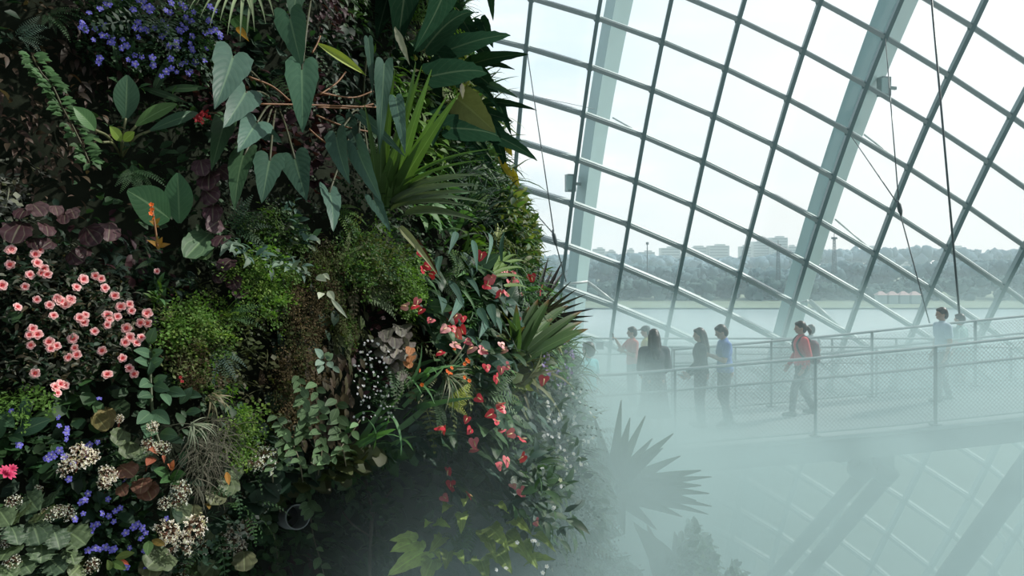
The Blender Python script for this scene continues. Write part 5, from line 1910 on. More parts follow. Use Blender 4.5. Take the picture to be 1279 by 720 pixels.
def anthurium(label, px, py, spots, leafblobs, nl, pal=None, lsize=(20, 32), fsize=(11, 16), off=.3):
    q = Plant('anthurium', label, 'anthurium', px, py, .02, 'anthuriums on the wall')
    q.cloud('foliage', leafblobs, nl, HEART, lsize, pal or [G_DARK * 1.8, G_MID, G_LEAF * .8, G_BLUE * .7], (.06, .3), -.5, 'leaf_glossy', .6, .5)
    for i, s in enumerate(spots):
        k = s[2] if len(s) > 2 else (0 if rng.random() < .5 else 1)
        o = q.flower(SP[k], s[0], s[1], rng.uniform(*fsize), off, face=(.6, .2, .3), jit=.4, spin=PI + rng.normal(0, .8))
        d = bpy.data.objects.new('spadix', SPADIX)
        COL.objects.link(d)
        d.parent = o
    q.stem([(px, py + 10, .0), (px, py, .15), (spots[0][0], spots[0][1], off)], .004, (.08, .10, .04))
    return q


anthurium('upper anthurium group with coral spathes at the wall edge near the dark spiky plant', 628, 360,
          [(622, 341, 0), (639, 342, 1), (642, 350, 1), (614, 348, 1), (608, 357, 0), (636, 354, 1), (664, 347, 0), (675, 363, 0), (624, 367, 0), (633, 368, 1), (652, 368, 2), (646, 400, 1), (610, 352, 1), (629, 339, 0)],
          [(620, 360, 28, 26), (640, 385, 22, 22)], 60)
anthurium('anthurium with a single scarlet spathe above the others', 600, 330, [(601, 319, 0)], [(592, 330, 20, 16)], 20)
anthurium('anthurium with dark red spathes beside the bright narrow fern', 525, 375,
          [(528, 338, 0), (525, 316, 0), (521, 377, 1), (526, 388, 0), (518, 383, 0), (538, 400, 1), (506, 383, 2), (540, 343, 0), (532, 333, 0)], [(530, 350, 24, 26), (535, 390, 24, 24)], 50)
anthurium('middle anthurium group with faded pink spathes where the mist begins', 572, 410,
          [(570, 395, 1), (578, 398, 0), (566, 403, 0), (556, 411, 2), (565, 411, 0), (577, 412, 0), (569, 431, 2), (585, 427, 1), (589, 436, 2), (550, 441, 0), (603, 438, 1), (562, 394, 0), (572, 418, 1)],
          [(565, 405, 30, 24), (590, 425, 26, 26), (555, 435, 24, 18)], 75)
anthurium('anthurium with pale spathes below the bromeliad', 625, 450, [(627, 431, 2), (630, 438, 2), (608, 459, 0), (626, 462, 1), (633, 458, 1), (620, 473, 0), (679, 475, 0)], [(620, 440, 24, 24), (610, 470, 22, 18)], 46)
anthurium('anthurium deep in the mist with blurred red spathes', 620, 530, [(598, 498, 0), (624, 505, 1), (627, 511, 0), (613, 518, 0), (620, 527, 0), (583, 524, 0), (587, 538, 0), (627, 538, 1), (638, 542, 1), (652, 549, 0), (592, 553, 1), (592, 562, 1)],
          [(615, 525, 34, 26), (600, 555, 28, 18)], 70)
anthurium('lone scarlet anthurium at the left side of the mist', 556, 545, [(554, 537, 0), (550, 535, 0)], [(550, 550, 18, 16)], 24)
anthurium('lower anthurium with bright red spathes over the lime begonia', 565, 600, [(560, 589, 0), (563, 605, 0), (566, 609, 0), (555, 622, 1), (586, 619, 0)], [(560, 580, 22, 16), (575, 605, 22, 20), (598, 590, 16, 20), (605, 625, 14, 16)], 60)
anthurium('rightmost anthurium in the mist with two dull pink spathes', 640, 590, [(633, 576, 1), (624, 582, 1), (653, 572, 0), (652, 615, 1), (641, 607, 2), (670, 653, 1)], [(635, 585, 24, 20), (655, 620, 22, 24)], 56)

# dark long leaves between them
p = Plant('tongue_fern', 'long blue green hanging leaves among the sunlit anthuriums', 'fern', 600, 400)
for b, t, wd in [((612, 380), (620, 410), 12), ((598, 385), (612, 412), 11), ((575, 370), (560, 402), 12), ((548, 370), (552, 392), 13), ((583, 420), (596, 432), 9), ((605, 400), (598, 424), 10), ((560, 350), (580, 385), 10), ((616, 395), (626, 418), 9), ((590, 300), (596, 340), 8), ((605, 290), (607, 330), 7), ((570, 290), (560, 318), 9), ((580, 345), (600, 372), 9), ((550, 320), (548, 345), 10), ((630, 290), (628, 340), 6)]:
    p.hero(b, t, wd, 'lance', .25, .35, G_BLUE * rng.uniform(.7, 1.5), 'leaf_glossy', bend=.6, n=9, m=4, roll=rng.uniform(-.4, .4))

# silvery begonia with a few orange leaves
p = Plant('silver_begonia', 'hanging clump of silvery pink begonia leaves beside the mist', 'begonia', 497, 430)
round_leaves(p, [(498, 412, 9), (487, 415, 9), (506, 420, 9), (492, 426, 10), (502, 430, 9), (483, 432, 9), (511, 432, 8), (495, 440, 9), (505, 445, 8), (486, 446, 9), (513, 446, 8), (498, 456, 8), (490, 460, 8), (480, 420, 8), (508, 410, 8), (500, 468, 8), (475, 440, 8), (470, 428, 7)],
             [(.17, .15, .14), (.13, .125, .11), (.20, .18, .165), (.10, .09, .085)], ripple=.3)
round_leaves(p, [(512, 438, 6), (514, 448, 6), (509, 455, 6)], [(.30, .13, .06)], off=.25)
p = Plant('white_trailing_flower', 'curtain of tiny whitish flowers hanging left of the silvery begonia', 'flowering plant', 465, 470)
p.cloud('foliage', [(462, 470, 20, 40), (480, 490, 20, 25)], 300, 'oval', (5, 9), [G_MID, G_LEAF * .7], (.02, .2))
for k in range(86):
    a, b = rng.uniform(442, 492), rng.uniform(425, 525)
    if a < 450 and b < 455:
        a += 20
    p.flower(WHITEF, a, b, rng.uniform(2.4, 4), .24)
p = Plant('orange_flower_bush', 'wispy plant dotted with small orange flowers in the mist', 'flowering plant', 560, 470)
p.fan('fronds', 555, 470, 40, 44, -150, 60, [G_LEAF, (.12, .14, .08)], leaf(1, .05, 'blade', 7, 1, .1, 1.3), mat='leaf_strap', off=.2)
for a, b in [(564, 460), (560, 466), (563, 467), (585, 452), (580, 455), (583, 450), (586, 476), (527, 481), (524, 463), (567, 436), (558, 464), (580, 472)]:
    p.flower(ORANGE, a, b, 6, .28)
p = Plant('lime_fern', 'lime yellow frond tip in the mist under the orange flowers', 'fern', 570, 500)
p.fan('fronds', 560, 506, 7, 34, -40, 60, [(.25, .30, .05)], fr_wide, off=.25)

# big bromeliad and dark spiky plant
TIP = np.array((.16, .07, .03))
def rosette_leaf(pl, b, t, wpx, col, tip=None, shape='strap', bend=.5, ob=.3, ot=.45, facing=.7, mat='leaf_strap'):
    o = pl.hero(b, t, wpx, shape, ob, ot, col, mat, bend=bend, fold=.35, n=12, m=4, facing=facing)
    if tip is not None:
        ca = o.data.color_attributes['Col']
        uv = np.tile(np.linspace(0, 1, 12)[:, None], (1, 5)).ravel()
        for i, q in enumerate(uv):
            if q > .84:
                k = min(1, (q - .84) / .12)
                c = ca.data[i].color
                ca.data[i].color = (*(np.array(c[:3]) * (1 - k) + np.asarray(tip) * k), 1)
    return o


p = Plant('giant_bromeliad', 'large olive bromeliad with brown tipped strap leaves at the wall edge', 'bromeliad', 645, 445, .1, None, 7.4)
OL = np.array((.065, .125, .045))
for b, t, wd, c in [((645, 445), (661, 383), 14, OL * .9), ((648, 448), (678, 391), 16, OL), ((640, 445), (656, 408), 15, OL * 1.2), ((650, 448), (700, 408), 17, OL * 1.2), ((652, 450), (719, 409), 17, OL * 1.1), ((654, 450), (735, 411), 15, OL), ((652, 446), (728, 402), 13, OL * .9), ((652, 444), (727, 389), 12, OL * .8),
                    ((650, 440), (686, 374), 15, OL * .9), ((648, 438), (672, 374), 14, OL * .75), ((652, 450), (712, 425), 15, OL * .8), ((650, 440), (710, 382), 13, OL * .8), ((645, 440), (645, 380), 13, OL), ((640, 440), (630, 395), 12, OL * .8), ((652, 452), (700, 440), 13, OL * .6), ((648, 446), (690, 398), 15, OL * 1.1), ((641, 446), (620, 420), 11, OL * .9)]:
    rosette_leaf(p, b, t, wd, c, TIP)
p = Plant('dark_spiky_cordyline', 'dark purple spiky rosette behind the bromeliad against the glass', 'cordyline', 668, 408, .1, None, 7.9)
DP = np.array((.030, .030, .036))
for b, t in [((664, 400), (685, 322)), ((664, 400), (674, 328)), ((667, 400), (703, 326)), ((667, 398), (703, 341)), ((668, 402), (713, 352)), ((670, 402), (732, 368)), ((670, 404), (729, 378)), ((670, 404), (741, 386)), ((670, 405), (741, 395)), ((668, 404), (720, 362)), ((664, 402), (690, 338)), ((664, 404), (664, 335)), ((672, 405), (735, 402)), ((668, 400), (696, 356))]:
    rosette_leaf(p, b, t, 9.5, DP * rng.uniform(.6, 1.4), None, 'blade', .4, .15, .3, .8)
p = Plant('pineapple_bromeliad', 'green strap leaves pointing right just above the coral anthuriums', 'bromeliad', 630, 335)
for b, t, wd in [((618, 338), (661, 331), 9), ((618, 342), (660, 340), 8), ((620, 345), (655, 348), 8), ((620, 336), (650, 322), 8), ((618, 340), (636, 318), 9), ((630, 358), (664, 364), 8)]:
    rosette_leaf(p, b, t, wd, (.10, .17, .045), None, 'blade', .5, .4, .5)
p = Plant('lilac_flower_bush', 'bush of small lilac flowers below the bromeliad at the wall edge', 'flowering plant', 698, 460, .1, None, 7.9)
p.cloud('foliage', [(695, 455, 22, 34), (705, 480, 16, 20)], 420, 'lance', (7, 13), [G_MID, G_LEAF * .8, G_BLUE * .6], (.0, .4), .1)
for k in range(72):
    a, r_ = rng.uniform(0, 2 * PI), math.sqrt(rng.random())
    p.flower(LILAC, 698 + 20 * r_ * math.cos(a), 452 + 32 * r_ * math.sin(a), rng.uniform(3.5, 5.5), .45)
p = Plant('white_flower_bush', 'misty bush speckled with small white flowers right of the anthuriums', 'flowering plant', 712, 540, .1, None, 8.0)
p.cloud('foliage', [(705, 530, 30, 50), (725, 570, 26, 40), (690, 590, 30, 40)], 1000, 'lance', (9, 16), [G_MID, G_LEAF * .8, G_BLUE * .7], (.0, .5), .1)
for k in range(84):
    a, r_ = rng.uniform(0, 2 * PI), math.sqrt(rng.random())
    p.flower(WHITEF, 710 + 34 * r_ * math.cos(a), 540 + 62 * r_ * math.sin(a), rng.uniform(3.5, 6.5), .5)
p = Plant('misty_dracaena', 'large spiky leaved plant dissolving in the mist below the walkway', 'dracaena', 775, 615, .1, None, 8.4)
MD = np.array((.035, .060, .045))
for b, t, wd in [((768, 610), (787, 522), 17), ((765, 610), (776, 500), 14), ((770, 608), (841, 542), 16), ((775, 612), (876, 588), 17), ((775, 612), (889, 596), 12), ((776, 614), (876, 607), 18), ((776, 616), (886, 617), 15), ((776, 618), (889, 633), 13), ((776, 620), (885, 643), 12), ((772, 620), (852, 646), 16),
                 ((765, 612), (742, 520), 14), ((762, 612), (720, 560), 16), ((770, 610), (815, 548), 16), ((772, 612), (850, 570), 16), ((765, 620), (720, 612), 14), ((770, 622), (820, 662), 16), ((768, 606), (806, 520), 14), ((764, 614), (735, 548), 18), ((762, 618), (712, 588), 16), ((772, 612), (862, 590), 18), ((772, 616), (870, 626), 18), ((768, 610), (828, 560), 18), ((768, 618), (780, 668), 20), ((766, 620), (745, 660), 18)]:
    rosette_leaf(p, b, t, wd * 1.5, MD * rng.uniform(.8, 1.2), None, 'blade', .45, .1, .3, .85)
p = Plant('banana_leaf_plant', 'broad green leaves with a reddish midrib at the bottom under the misty spiky plant', 'leafy plant', 800, 720, .1, None, 8.2)
for b, t, wd, c in [((850, 735), (790, 652), 34, (.06, .10, .055)), ((830, 735), (808, 654), 24, (.13, .10, .07)), ((800, 745), (745, 690), 40, (.045, .08, .045)), ((700, 735), (788, 694), 22, (.055, .11, .045)), ((740, 735), (806, 712), 20, (.06, .12, .045)), ((860, 740), (842, 664), 30, (.05, .085, .05))]:
    p.hero(b, t, wd, 'lance', .1, .25, c, 'leaf_big', bend=.8, ripple=.3)
p = Plant('round_shrub', 'bushy green shrub at the bottom beside the pale glass', 'shrub', 868, 700, .1, None, 8.8)
p.cloud('foliage', [(865, 695, 24, 30), (850, 715, 26, 22), (862, 665, 8, 14), (885, 712, 12, 20), (915, 722, 12, 14)], 1100, 'oval', (6, 12), [G_MID, G_LEAF, G_DARK * 1.6], (.0, .5), .2)
p.stem([(866, 740, .1), (866, 700, .2), (860, 662, .3)], .01, (.04, .035, .02))

# lime begonia at the bottom, missing sunlight put into its bright leaf colour
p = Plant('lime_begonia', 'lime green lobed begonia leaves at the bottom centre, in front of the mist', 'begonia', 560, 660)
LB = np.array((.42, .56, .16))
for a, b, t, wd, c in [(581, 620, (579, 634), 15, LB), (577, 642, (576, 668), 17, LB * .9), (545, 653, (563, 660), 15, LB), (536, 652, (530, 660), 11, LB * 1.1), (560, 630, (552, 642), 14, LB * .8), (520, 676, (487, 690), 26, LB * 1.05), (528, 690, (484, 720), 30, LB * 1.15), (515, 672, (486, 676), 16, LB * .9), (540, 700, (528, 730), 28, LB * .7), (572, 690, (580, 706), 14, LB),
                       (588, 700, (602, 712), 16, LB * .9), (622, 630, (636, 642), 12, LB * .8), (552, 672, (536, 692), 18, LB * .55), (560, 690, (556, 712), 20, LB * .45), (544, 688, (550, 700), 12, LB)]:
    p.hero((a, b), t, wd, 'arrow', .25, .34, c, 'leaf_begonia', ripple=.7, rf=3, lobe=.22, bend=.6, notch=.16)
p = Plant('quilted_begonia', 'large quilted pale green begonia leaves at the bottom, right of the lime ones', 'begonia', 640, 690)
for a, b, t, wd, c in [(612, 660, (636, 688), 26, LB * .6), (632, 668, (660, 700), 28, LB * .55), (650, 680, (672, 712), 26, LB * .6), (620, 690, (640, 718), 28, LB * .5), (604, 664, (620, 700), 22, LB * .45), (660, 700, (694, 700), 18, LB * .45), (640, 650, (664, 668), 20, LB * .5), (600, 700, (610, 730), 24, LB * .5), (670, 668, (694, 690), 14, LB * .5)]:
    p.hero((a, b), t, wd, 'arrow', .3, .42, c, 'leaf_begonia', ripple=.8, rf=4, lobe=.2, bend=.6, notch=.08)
p = Plant('pale_star_flowers', 'few tiny pale lilac flowers at the bottom right of the quilted leaves', 'flower', 672, 700)
for a, b in [(665, 676), (672, 680), (646, 678), (683, 708), (690, 712), (632, 710), (620, 712), (678, 716), (700, 600), (692, 634), (701, 608), (677, 585), (691, 636), (668, 676)]:
    p.flower(WHITEF, a, b, 6, .5)
for a, b in [(668, 678), (683, 706)]:
    p.stem([(a - 6, b + 30, .2), (a, b, .48)], .003, G_LEAF)
p = Plant('pointed_shrub', 'dim shrub with pointed leaves in the mist between anthuriums and white flowers', 'shrub', 680, 610)
p.cloud('foliage', [(672, 600, 34, 40), (690, 650, 30, 40), (650, 640, 26, 26)], 300, 'lance', (16, 30), [G_MID, G_LEAF * .9, G_BLUE * .6], (.05, .45), -.2)
# ================================================================== people
def skin_mat(name, rough=0.55):
    m, nt, out = new_mat(name)
    a = N(nt, 'ShaderNodeAttribute', attribute_name='Col')
    b = N(nt, 'ShaderNodeBsdfPrincipled', Roughness=rough)
    L(nt, a.outputs['Color'], b.inputs['Base Color'])
    L(nt, b.outputs[0], out.inputs[0])
    return m


M['skin'] = skin_mat('skin')
M['hair'] = paint('dark_hair', (0.018, 0.015, 0.014), 0.45, var=0.4, scale=40)


def cap_mesh(mb, a, b, ra, rb, seg=12):
    """a closed tapered capsule from a to b"""
    a, b = np.asarray(a, float), np.asarray(b, float)
    d = b - a
    ln = max(np.linalg.norm(d), 1e-4)
    z = d / ln
    x = nrm(np.cross(z, (0.31, 0.77, 0.55)))
    y = np.cross(z, x)
    prof = [(ra * math.cos(t), -ra * math.sin(t)) for t in np.radians((89, 60, 30))] + [(ra, 0)]
    prof += [(ra + (rb - ra) * s, ln * s) for s in (.33, .66)] + [(rb, ln)]
    prof += [(rb * math.cos(t), ln + rb * math.sin(t)) for t in np.radians((30, 60, 89))]
    pts, rad = [a + z * h for r, h in prof], [max(r, 1e-4) for r, h in prof]
    ang = np.arange(seg) * 2 * PI / seg
    ring = np.cos(ang)[:, None] * x + np.sin(ang)[:, None] * y
    V = np.concatenate([p + ring * r for p, r in zip(pts, rad)] + [pts[0][None], pts[-1][None]])
    n = len(pts)
    q = [(i * seg + j, i * seg + (j + 1) % seg, (i + 1) * seg + (j + 1) % seg, (i + 1) * seg + j) for i in range(n - 1) for j in range(seg)]
    tri = [(n * seg, (j + 1) % seg, j) for j in range(seg)] + [(n * seg + 1, (n - 1) * seg + j, (n - 1) * seg + (j + 1) % seg) for j in range(seg)]
    mb.add(V, q, None, (.5, .5, .5), tri)


def fuse(mb, name, mat, voxel=0.011, smooth_it=3, colour=None):
    """one continuous skin over overlapping closed shapes"""
    me = mb.mesh('tmp', mat)
    o = bpy.data.objects.new('tmp', me)
    COL.objects.link(o)
    r = o.modifiers.new('r', 'REMESH')
    r.mode = 'VOXEL'
    r.voxel_size = voxel
    r.use_smooth_shade = True
    s = o.modifiers.new('s', 'SMOOTH')
    s.iterations = smooth_it
    s.factor = 0.5
    bpy.context.view_layer.update()
    dg = bpy.context.evaluated_depsgraph_get()
    out = bpy.data.meshes.new_from_object(o.evaluated_get(dg))
    out.name = name
    bpy.data.objects.remove(o)
    bpy.data.meshes.remove(me)
    if not out.materials:
        out.materials.append(M[mat] if isinstance(mat, str) else mat)
    else:
        out.materials[0] = M[mat] if isinstance(mat, str) else mat
    for ca in list(out.color_attributes):
        out.color_attributes.remove(ca)
    n = len(out.vertices)
    co = np.empty(n * 3, np.float32)
    out.vertices.foreach_get('co', co)
    co = co.reshape(-1, 3)
    c4 = np.ones((n, 4), np.float32)
    c4[:, :3] = colour(co) if callable(colour) else (colour if colour is not None else (.5, .5, .5))
    ca = out.color_attributes.new('Col', 'FLOAT_COLOR', 'POINT')
    ca.data.foreach_set('color', c4.ravel())
    return out


SKIN = np.array((.36, .21, .15))


def hand(mb, wrist, d, palm_n, s=1.0, grip=0.35):
    """palm, four unequal bent fingers and a thumb leaving the side of the palm"""
    d, pn = nrm(d), np.asarray(palm_n, float)
    pn = nrm(pn - d * np.dot(pn, d))
    x = np.cross(d, pn)
    w = np.asarray(wrist, float)
    for k in (-1, 0, 1):
        cap_mesh(mb, w + d * .01 * s + x * k * .014 * s, w + d * .075 * s + x * k * .024 * s, .017 * s, .015 * s, 8)
    for k, ln in ((-1.5, .058), (-.5, .072), (.5, .078), (1.5, .066)):
        b = w + d * .085 * s + x * k * .019 * s
        d1 = nrm(d + pn * grip + x * k * .05)
        d2 = nrm(d + pn * grip * 2.6 + x * k * .04)
        m_ = b + d1 * ln * .55 * s
        cap_mesh(mb, b - d * .012 * s, m_, .0105 * s, .0098 * s, 8)
        cap_mesh(mb, m_, m_ + d2 * ln * .5 * s, .0098 * s, .0085 * s, 8)
    t0 = w + d * .025 * s + x * .03 * s
    t1 = t0 + nrm(d * .7 + x * .8 + pn * .3) * .045 * s
    cap_mesh(mb, t0, t1, .013 * s, .011 * s, 8)
    cap_mesh(mb, t1, t1 + nrm(d + x * .2 + pn * .5) * .034 * s, .011 * s, .009 * s, 8)


REST = dict(le=(-.225, -.02, 1.10), lw=(-.235, .06, .86), re=(.225, -.02, 1.10), rw=(.235, .06, .86),
            lk=(-.095, .02, .50), la=(-.10, -.01, .085), rk=(.095, .02, .50), ra=(.10, -.01, .085))


def person(label, x, y, z, heading, H, pose=None, head=(0, 0), build=1.0, shirt=(.3, .3, .3), sleeve='short', trousers=(.05, .05, .06), leg='long', hair='short', skirt=None, shoes=(.05, .05, .05), extra=None, child=False):
    ps = dict(REST)
    ps.update(pose or {})
    J = {k: np.array(v, float) for k, v in ps.items()}
    k_ = H / 1.715
    root = thing('person', label, 'person', Matrix.Translation((x, y, z)) @ Matrix.Rotation(heading, 4, 'Z') @ Matrix.Scale(k_, 4))
    hs = 1.18 if child else 1.0
    bw = build
    # head frame: pitch (down positive), yaw
    hp, hy = head
    Rm = np.array(Matrix.Rotation(hy, 3, 'Z') @ Matrix.Rotation(-hp, 3, 'X'))
    nb = np.array([0, .0, 1.46])

    def hd(p):
        q = np.asarray(p, float) - nb
        return nb + Rm @ (q * hs)
    mb = MB()
    mb.ball((0, -.01, .95), (.155 * bw, .115, .13), 16, 12)
    for s in (-1, 1):
        mb.ball((s * .075, -.05, .90), (.085, .085, .09), 12, 9)
    mb.ball((0, 0, 1.10), (.132 * bw, .092, .15), 16, 12)
    mb.ball((0, .005, 1.28), (.16 * bw, .112, .17), 16, 12)
    cap_mesh(mb, (-.15 * bw, 0, 1.385), (.15 * bw, 0, 1.385), .056, .056)
    cap_mesh(mb, (0, -.005, 1.38), hd((0, .0, 1.53)), .056, .050)
    mb.ball(hd((0, .012, 1.605)), np.array((.073, .092, .110)) * hs, 16, 12, rot=Rm)
    mb.ball(hd((0, .045, 1.548)), np.array((.052, .058, .058)) * hs, 12, 9, rot=Rm)
    cap_mesh(mb, hd((0, .098, 1.612)), hd((0, .116, 1.580)), .008 * hs, .013 * hs, 8)
    cap_mesh(mb, hd((-.018, .094, 1.538)), hd((.018, .094, 1.538)), .010 * hs, .010 * hs, 8)
    for s in (-1, 1):
        mb.ball(hd((s * .074, .005, 1.59)), np.array((.012, .020, .030)) * hs, 8, 7, rot=Rm)
        mb.ball(hd((s * .031, .088, 1.608)), .013 * hs, 8, 6)
    for a, s in (('l', -1), ('r', 1)):
        sh = np.array([s * .178 * bw, 0, 1.378])
        cap_mesh(mb, sh, J[a + 'e'], .054, .041)
        cap_mesh(mb, J[a + 'e'], J[a + 'w'], .042, .027)
        d = J[a + 'w'] - J[a + 'e']
        hand(mb, J[a + 'w'], d, ps.get(a + 'palm', (-s, .3, 0)), 1.0, ps.get(a + 'grip', .35))
        hip = np.array([s * .088, 0, .90])
        cap_mesh(mb, hip, J[a + 'k'], .084, .056)
        mid = J[a + 'k'] * .68 + J[a + 'a'] * .32 + np.array([0, -.018, 0])
        cap_mesh(mb, J[a + 'k'], mid, .054, .056)
        cap_mesh(mb, mid, J[a + 'a'], .056, .038)
        an = J[a + 'a']
        fz = an[2] - .05
        cap_mesh(mb, an + (0, -.035, -.045), an + (0, .15, -.055), .038, .028)

    eyes = [hd((s * .031, .100, 1.608)) for s in (-1, 1)]
    lips = hd((0, .104, 1.538))

    def tint(co):
        c = np.tile(SKIN, (len(co), 1))
        for e in eyes:
            c[np.linalg.norm(co - e, axis=1) < .011] = (.02, .015, .012)
        c[np.linalg.norm((co - lips) * (1, 1, 1.8), axis=1) < .024] = (.30, .11, .09)
        return c
    link('body', fuse(mb, 'body', 'skin', .0095, 2, tint), root)

    def cloth(nm, parts, col, vox=.014, balls=()):
        mb = MB()
        for a, b, ra, rb in parts:
            cap_mesh(mb, a, b, ra, rb)
        for c, r in balls:
            mb.ball(c, r, 16, 12)
        mt = paint('cloth_' + nm, col, .85, var=.12, scale=20)
        return link(nm, fuse(mb, nm, mt, vox, 4), root)
    # top
    parts = [((-.155 * bw, 0, 1.385), (.155 * bw, 0, 1.385), .07, .07), ((0, 0, 1.36), (0, 0, 1.445), .09, .066)]
    for a, s in (('l', -1), ('r', 1)):
        sh = np.array([s * .178 * bw, 0, 1.378])
        if sleeve == 'long':
            w = J[a + 'e'] * .08 + J[a + 'w'] * .92
            parts += [(sh, J[a + 'e'], .070, .058), (J[a + 'e'], w, .058, .042)]
        else:
            parts += [(sh, sh * .38 + J[a + 'e'] * .62, .072, .066)]
    hem = .86 if sleeve == 'short' else .84
    balls = [((0, -.005, 1.02), (.172 * bw, .133, .17)), ((0, 0, 1.14), (.155 * bw, .118, .17)), ((0, .005, 1.28), (.178 * bw, .132, .18)), ((0, -.01, .95), (.18 * bw, .142, .10))]
    cloth('shirt' if sleeve == 'short' else 'jacket', parts, shirt, .014, balls)
    # bottom
    if skirt is None:
        parts = []
        for a, s in (('l', -1), ('r', 1)):
            hip = np.array([s * .088, 0, .90])
            if leg == 'long':
                parts += [(hip, J[a + 'k'], .098, .072), (J[a + 'k'], J[a + 'a'] + (0, 0, .03), .072, .058)]
            else:
                parts += [(hip, J[a + 'k'] * .85 + hip * .15, .100, .088)]
        cloth('trousers' if leg == 'long' else 'shorts', parts, trousers, .014, [((0, -.01, .94), (.170 * bw, .130, .12)), ((0, -.045, .90), (.15, .09, .10))])
    else:
        mbk = MB()
        a = np.linspace(0, 2 * PI, 40)
        rows = []
        for zz_, rx, ry in ((1.02, .15, .115), (.92, .185, .15), (.70, .205, .18), (.50, .235, .205), (.34, .26, .225), (.33, .25, .215), (.50, .22, .19), (.92, .165, .13)):
            rows.append([(rx * (1 + .05 * math.sin(9 * t)) * math.cos(t), ry * (1 + .05 * math.sin(9 * t)) * math.sin(t), zz_) for t in a])
        mbk.grid(rows)
        mbk.build('skirt', paint('cloth_skirt', skirt, .85, var=.15, scale=14), root)
    for a in 'lr':
        an = J[a + 'a']
        mbs = MB()
        cap_mesh(mbs, an + (0, -.04, -.045), an + (0, .155, -.052), .046, .036)
        cap_mesh(mbs, an + (0, -.02, -.02), an + (0, .02, -.03), .046, .046)
        link('shoe', fuse(mbs, 'shoe', paint('shoe', shoes, .6), .010, 2), root)
    # hair
    mbh = MB()
    mbh.ball(hd((0, -.008, 1.632)), np.array((.086, .098, .100)) * hs, 16, 12, rot=Rm)
    mbh.ball(hd((0, -.045, 1.590)), np.array((.080, .068, .100)) * hs, 14, 10, rot=Rm)
    mbh.ball(hd((0, .050, 1.678)), np.array((.068, .050, .036)) * hs, 12, 9, rot=Rm)
    if hair == 'long':
        cap_mesh(mbh, hd((0, -.05, 1.60)), (0, -.095, 1.36), .078, .070)
        cap_mesh(mbh, (-.035, -.10, 1.38), (-.03, -.125, 1.27), .05, .03)
        cap_mesh(mbh, (.035, -.10, 1.38), (.03, -.125, 1.27), .05, .03)
        for s in (-1, 1):
            cap_mesh(mbh, hd((s * .07, -.01, 1.62)), (s * .085, -.04, 1.40), .030, .034)
    if hair == 'pony':
        mbh.ball(hd((0, -.115, 1.60)), (.03, .03, .03), 10, 8)
        cap_mesh(mbh, hd((0, -.12, 1.60)), hd((0, -.165, 1.52)), .030, .040)
        cap_mesh(mbh, hd((0, -.165, 1.53)), hd((0, -.155, 1.46)), .038, .018)
    link('hair', fuse(mbh, 'hair', 'hair', .011, 3), root)
    if hair == 'cap':
        mc = MB()
        mc.ball(hd((0, 0, 1.66)), np.array((.092, .106, .075)) * hs, 16, 12, rot=Rm)
        mc.ball(hd((0, .13, 1.655)), np.array((.07, .08, .012)) * hs, 14, 8, rot=Rm)
        link('cap', fuse(mc, 'cap', paint('cloth_cap', (.06, .07, .08), .8), .011, 2), root)
    return root, J, k_, Matrix.Translation((x, y, z)) @ Matrix.Rotation(heading, 4, 'Z') @ Matrix.Scale(k_, 4)


M['phone'] = paint('black_phone', (.015, .016, .018), .25)


def phone(label, W_, c, up, face, who):
    """a phone held at local point c of a person"""
    up, fz = nrm(up), np.asarray(face, float)
    fz = nrm(fz - up * np.dot(fz, up))
    x = np.cross(up, fz)
    mw = W_ @ mat4(x, up, fz, c)
    t = thing('phone', label, 'phone', mw)
    mb = MB(); mb.box((0, 0, 0), (.078, .155, .010)); mb.build('case', 'phone', t, False)
    mb = MB(); mb.box((0, 0, .0058), (.070, .146, .002)); mb.build('screen', 'phone', t, False)
    return t


def px_pos(px, Y, z):
    return (px - CX) / F * Y, Y, z


LEFT = PI / 2
x, y, z = px_pos(735, 12.7, 0)
person('child in a pale teal shirt half hidden behind the bromeliad tips', x, y, deck_z(x), LEFT * .5, 1.50, shirt=(.16, .50, .54), trousers=(.06, .07, .09), leg='short', child=True)
x, y, z = px_pos(790, 15.75, RZ)
_, J, k_, W_ = person('person in a salmon shirt raising a phone beside the rear railing', x, y, RZ, LEFT * 1.15, 1.56, dict(re=(.24, .16, 1.20), rw=(.16, .30, 1.40), rpalm=(-.3, 1, 0), rgrip=.5, le=(-.22, .06, 1.12), lw=(-.12, .24, 1.20)), shirt=(.50, .14, .12), trousers=(.08, .09, .11), head=(.05, -.2))
phone('dark phone held up in front of the salmon shirted person', W_, (.15, .39, 1.50), (0, .1, 1), (0, -1, 0), 0)
x, y, z = px_pos(808, 15.95, RZ)
person('person in a yellow shirt and dark cap, mostly hidden behind the long haired woman', x, y, RZ, LEFT * .9, 1.56, dict(re=(.22, .1, 1.12), rw=(.10, .30, 1.22)), shirt=(.42, .42, .12), hair='cap', head=(.15, 0))
x, y, z = px_pos(817, 12.5, 0)
person('woman with long dark hair in dark clothes and long skirt, back to the viewer', x, y, deck_z(x), .12, 1.69, dict(le=(-.235, -.01, 1.11), lw=(-.17, .16, .98), re=(.235, -.01, 1.11), rw=(.17, .16, .98)), build=1.05, shirt=(.045, .05, .065), sleeve='long', skirt=(.03, .034, .045), hair='long', head=(.1, 0))
x, y, z = px_pos(875, 13.0, 0)
_, J, k_, W_ = person('woman with long dark hair in black, standing side on left of the blue shirted man', x, y, deck_z(x), LEFT * 1.0, 1.60, dict(le=(-.22, .0, 1.10), lw=(-.16, .22, .93), re=(.22, -.01, 1.10), rw=(.17, .2, .92)), shirt=(.025, .027, .032), sleeve='long', trousers=(.02, .021, .026), hair='long', head=(.12, 0))
phone('dark phone held low at the waist of the woman in black', W_, (-.10, .33, .90), (.3, 1, .2), (0, 0, 1), 0)
x, y, z = px_pos(905, 12.9, 0)
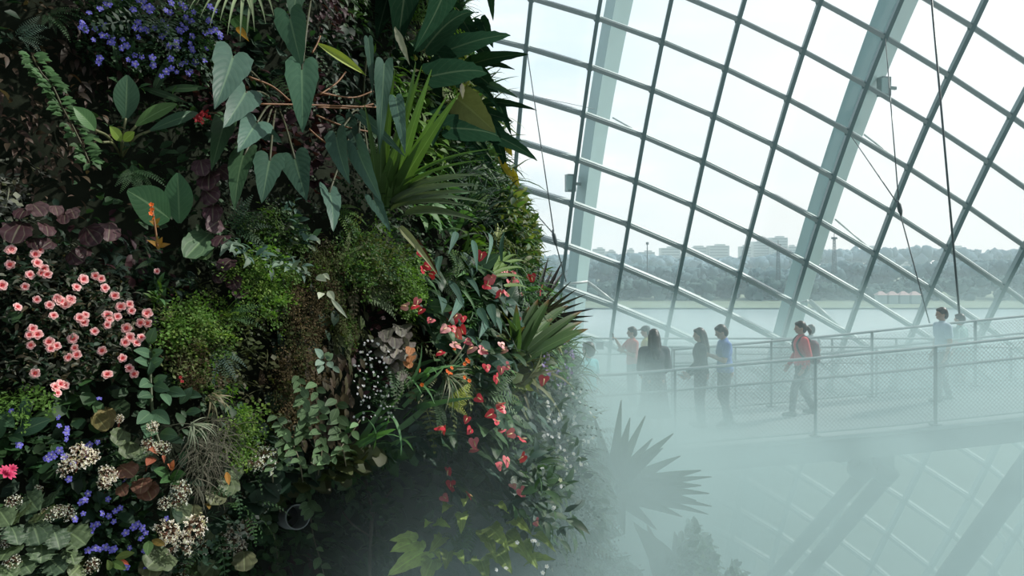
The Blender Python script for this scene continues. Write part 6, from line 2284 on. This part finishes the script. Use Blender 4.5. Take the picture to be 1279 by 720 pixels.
_, J, k_, W_ = person('man in a blue shirt looking down at the phone in his hands', x, y, deck_z(x), LEFT * 1.0, 1.64, dict(le=(-.21, .06, 1.12), lw=(-.09, .27, 1.20), re=(.21, .06, 1.12), rw=(.09, .27, 1.20), rk=(.10, .03, .5), ra=(.10, -.12, .085)), build=1.08, shirt=(.10, .18, .42), trousers=(.04, .045, .06), head=(.38, 0))
phone('dark phone in the hands of the man in blue', W_, (0, .36, 1.27), (0, .35, 1), (0, -1, .3), 0)
x, y, z = px_pos(1001, 13.2, 0)
_, J, k_, W_ = person('woman with a ponytail in a red top walking left with a backpack', x, y, deck_z(x), LEFT, 1.55, dict(lk=(-.09, .16, .50), la=(-.09, .20, .085), rk=(.09, -.03, .51), ra=(.09, -.24, .11), le=(-.22, -.06, 1.11), lw=(-.22, .05, .88), re=(.22, .02, 1.11), rw=(.20, .16, .90)), shirt=(.52, .045, .06), sleeve='long', trousers=(.03, .033, .042), hair='pony', head=(.1, 0))
t = thing('backpack', 'dark maroon backpack on the back of the woman in red', 'backpack', W_)
mb = MB()
cap_mesh(mb, (-.07, -.21, 1.30), (.07, -.21, 1.30), .075, .075); cap_mesh(mb, (-.08, -.225, 1.02), (.08, -.225, 1.02), .09, .09)
cap_mesh(mb, (-.08, -.21, 1.28), (-.08, -.22, 1.04), .085, .09); cap_mesh(mb, (.08, -.21, 1.28), (.08, -.22, 1.04), .085, .09); cap_mesh(mb, (0, -.22, 1.28), (0, -.235, 1.04), .09, .10)
link('bag_body', fuse(mb, 'bag_body', paint('maroon_nylon', (.10, .035, .055), .7), .012, 3), t)
mb = MB(); cap_mesh(mb, (-.07, -.30, 1.06), (.07, -.30, 1.06), .05, .05); link('pocket', fuse(mb, 'pocket', paint('maroon_pocket', (.08, .03, .045), .7), .012, 2), t)
for s in (-1, 1):
    mb = MB()
    mb.tube(curve_pts([(s * .09, -.14, 1.36), (s * .11, -.02, 1.455), (s * .115, .08, 1.395), (s * .12, .125, 1.27), (s * .165, .04, 1.09), (s * .11, -.15, 1.02)], 24), .018, 8)
    mb.build('strap', paint('strap', (.03, .02, .025), .7), t)
x, y, z = px_pos(1177, 13.2, 0)
person('man in a pale blue shirt walking left in thick mist at the right', x, y, deck_z(x), LEFT, 1.54, dict(lk=(-.09, .12, .50), la=(-.09, .12, .085), rk=(.09, -.02, .51), ra=(.09, -.17, .095)), build=1.05, shirt=(.40, .50, .58), trousers=(.05, .055, .07), head=(.05, 0))
x, y, z = px_pos(1199, 17.0, RZ)
person('faint person in a pale green shirt on the rear walkway, behind the pale blue shirt', x, y, RZ, LEFT * .4, 1.74, shirt=(.28, .48, .46), trousers=(.06, .07, .08))
x, y, z = px_pos(1013, 17.1, RZ)
person('faint person on the rear walkway, only the head showing behind the woman in red', x, y, RZ, 0.3, 1.50, shirt=(.3, .36, .38), hair='short')
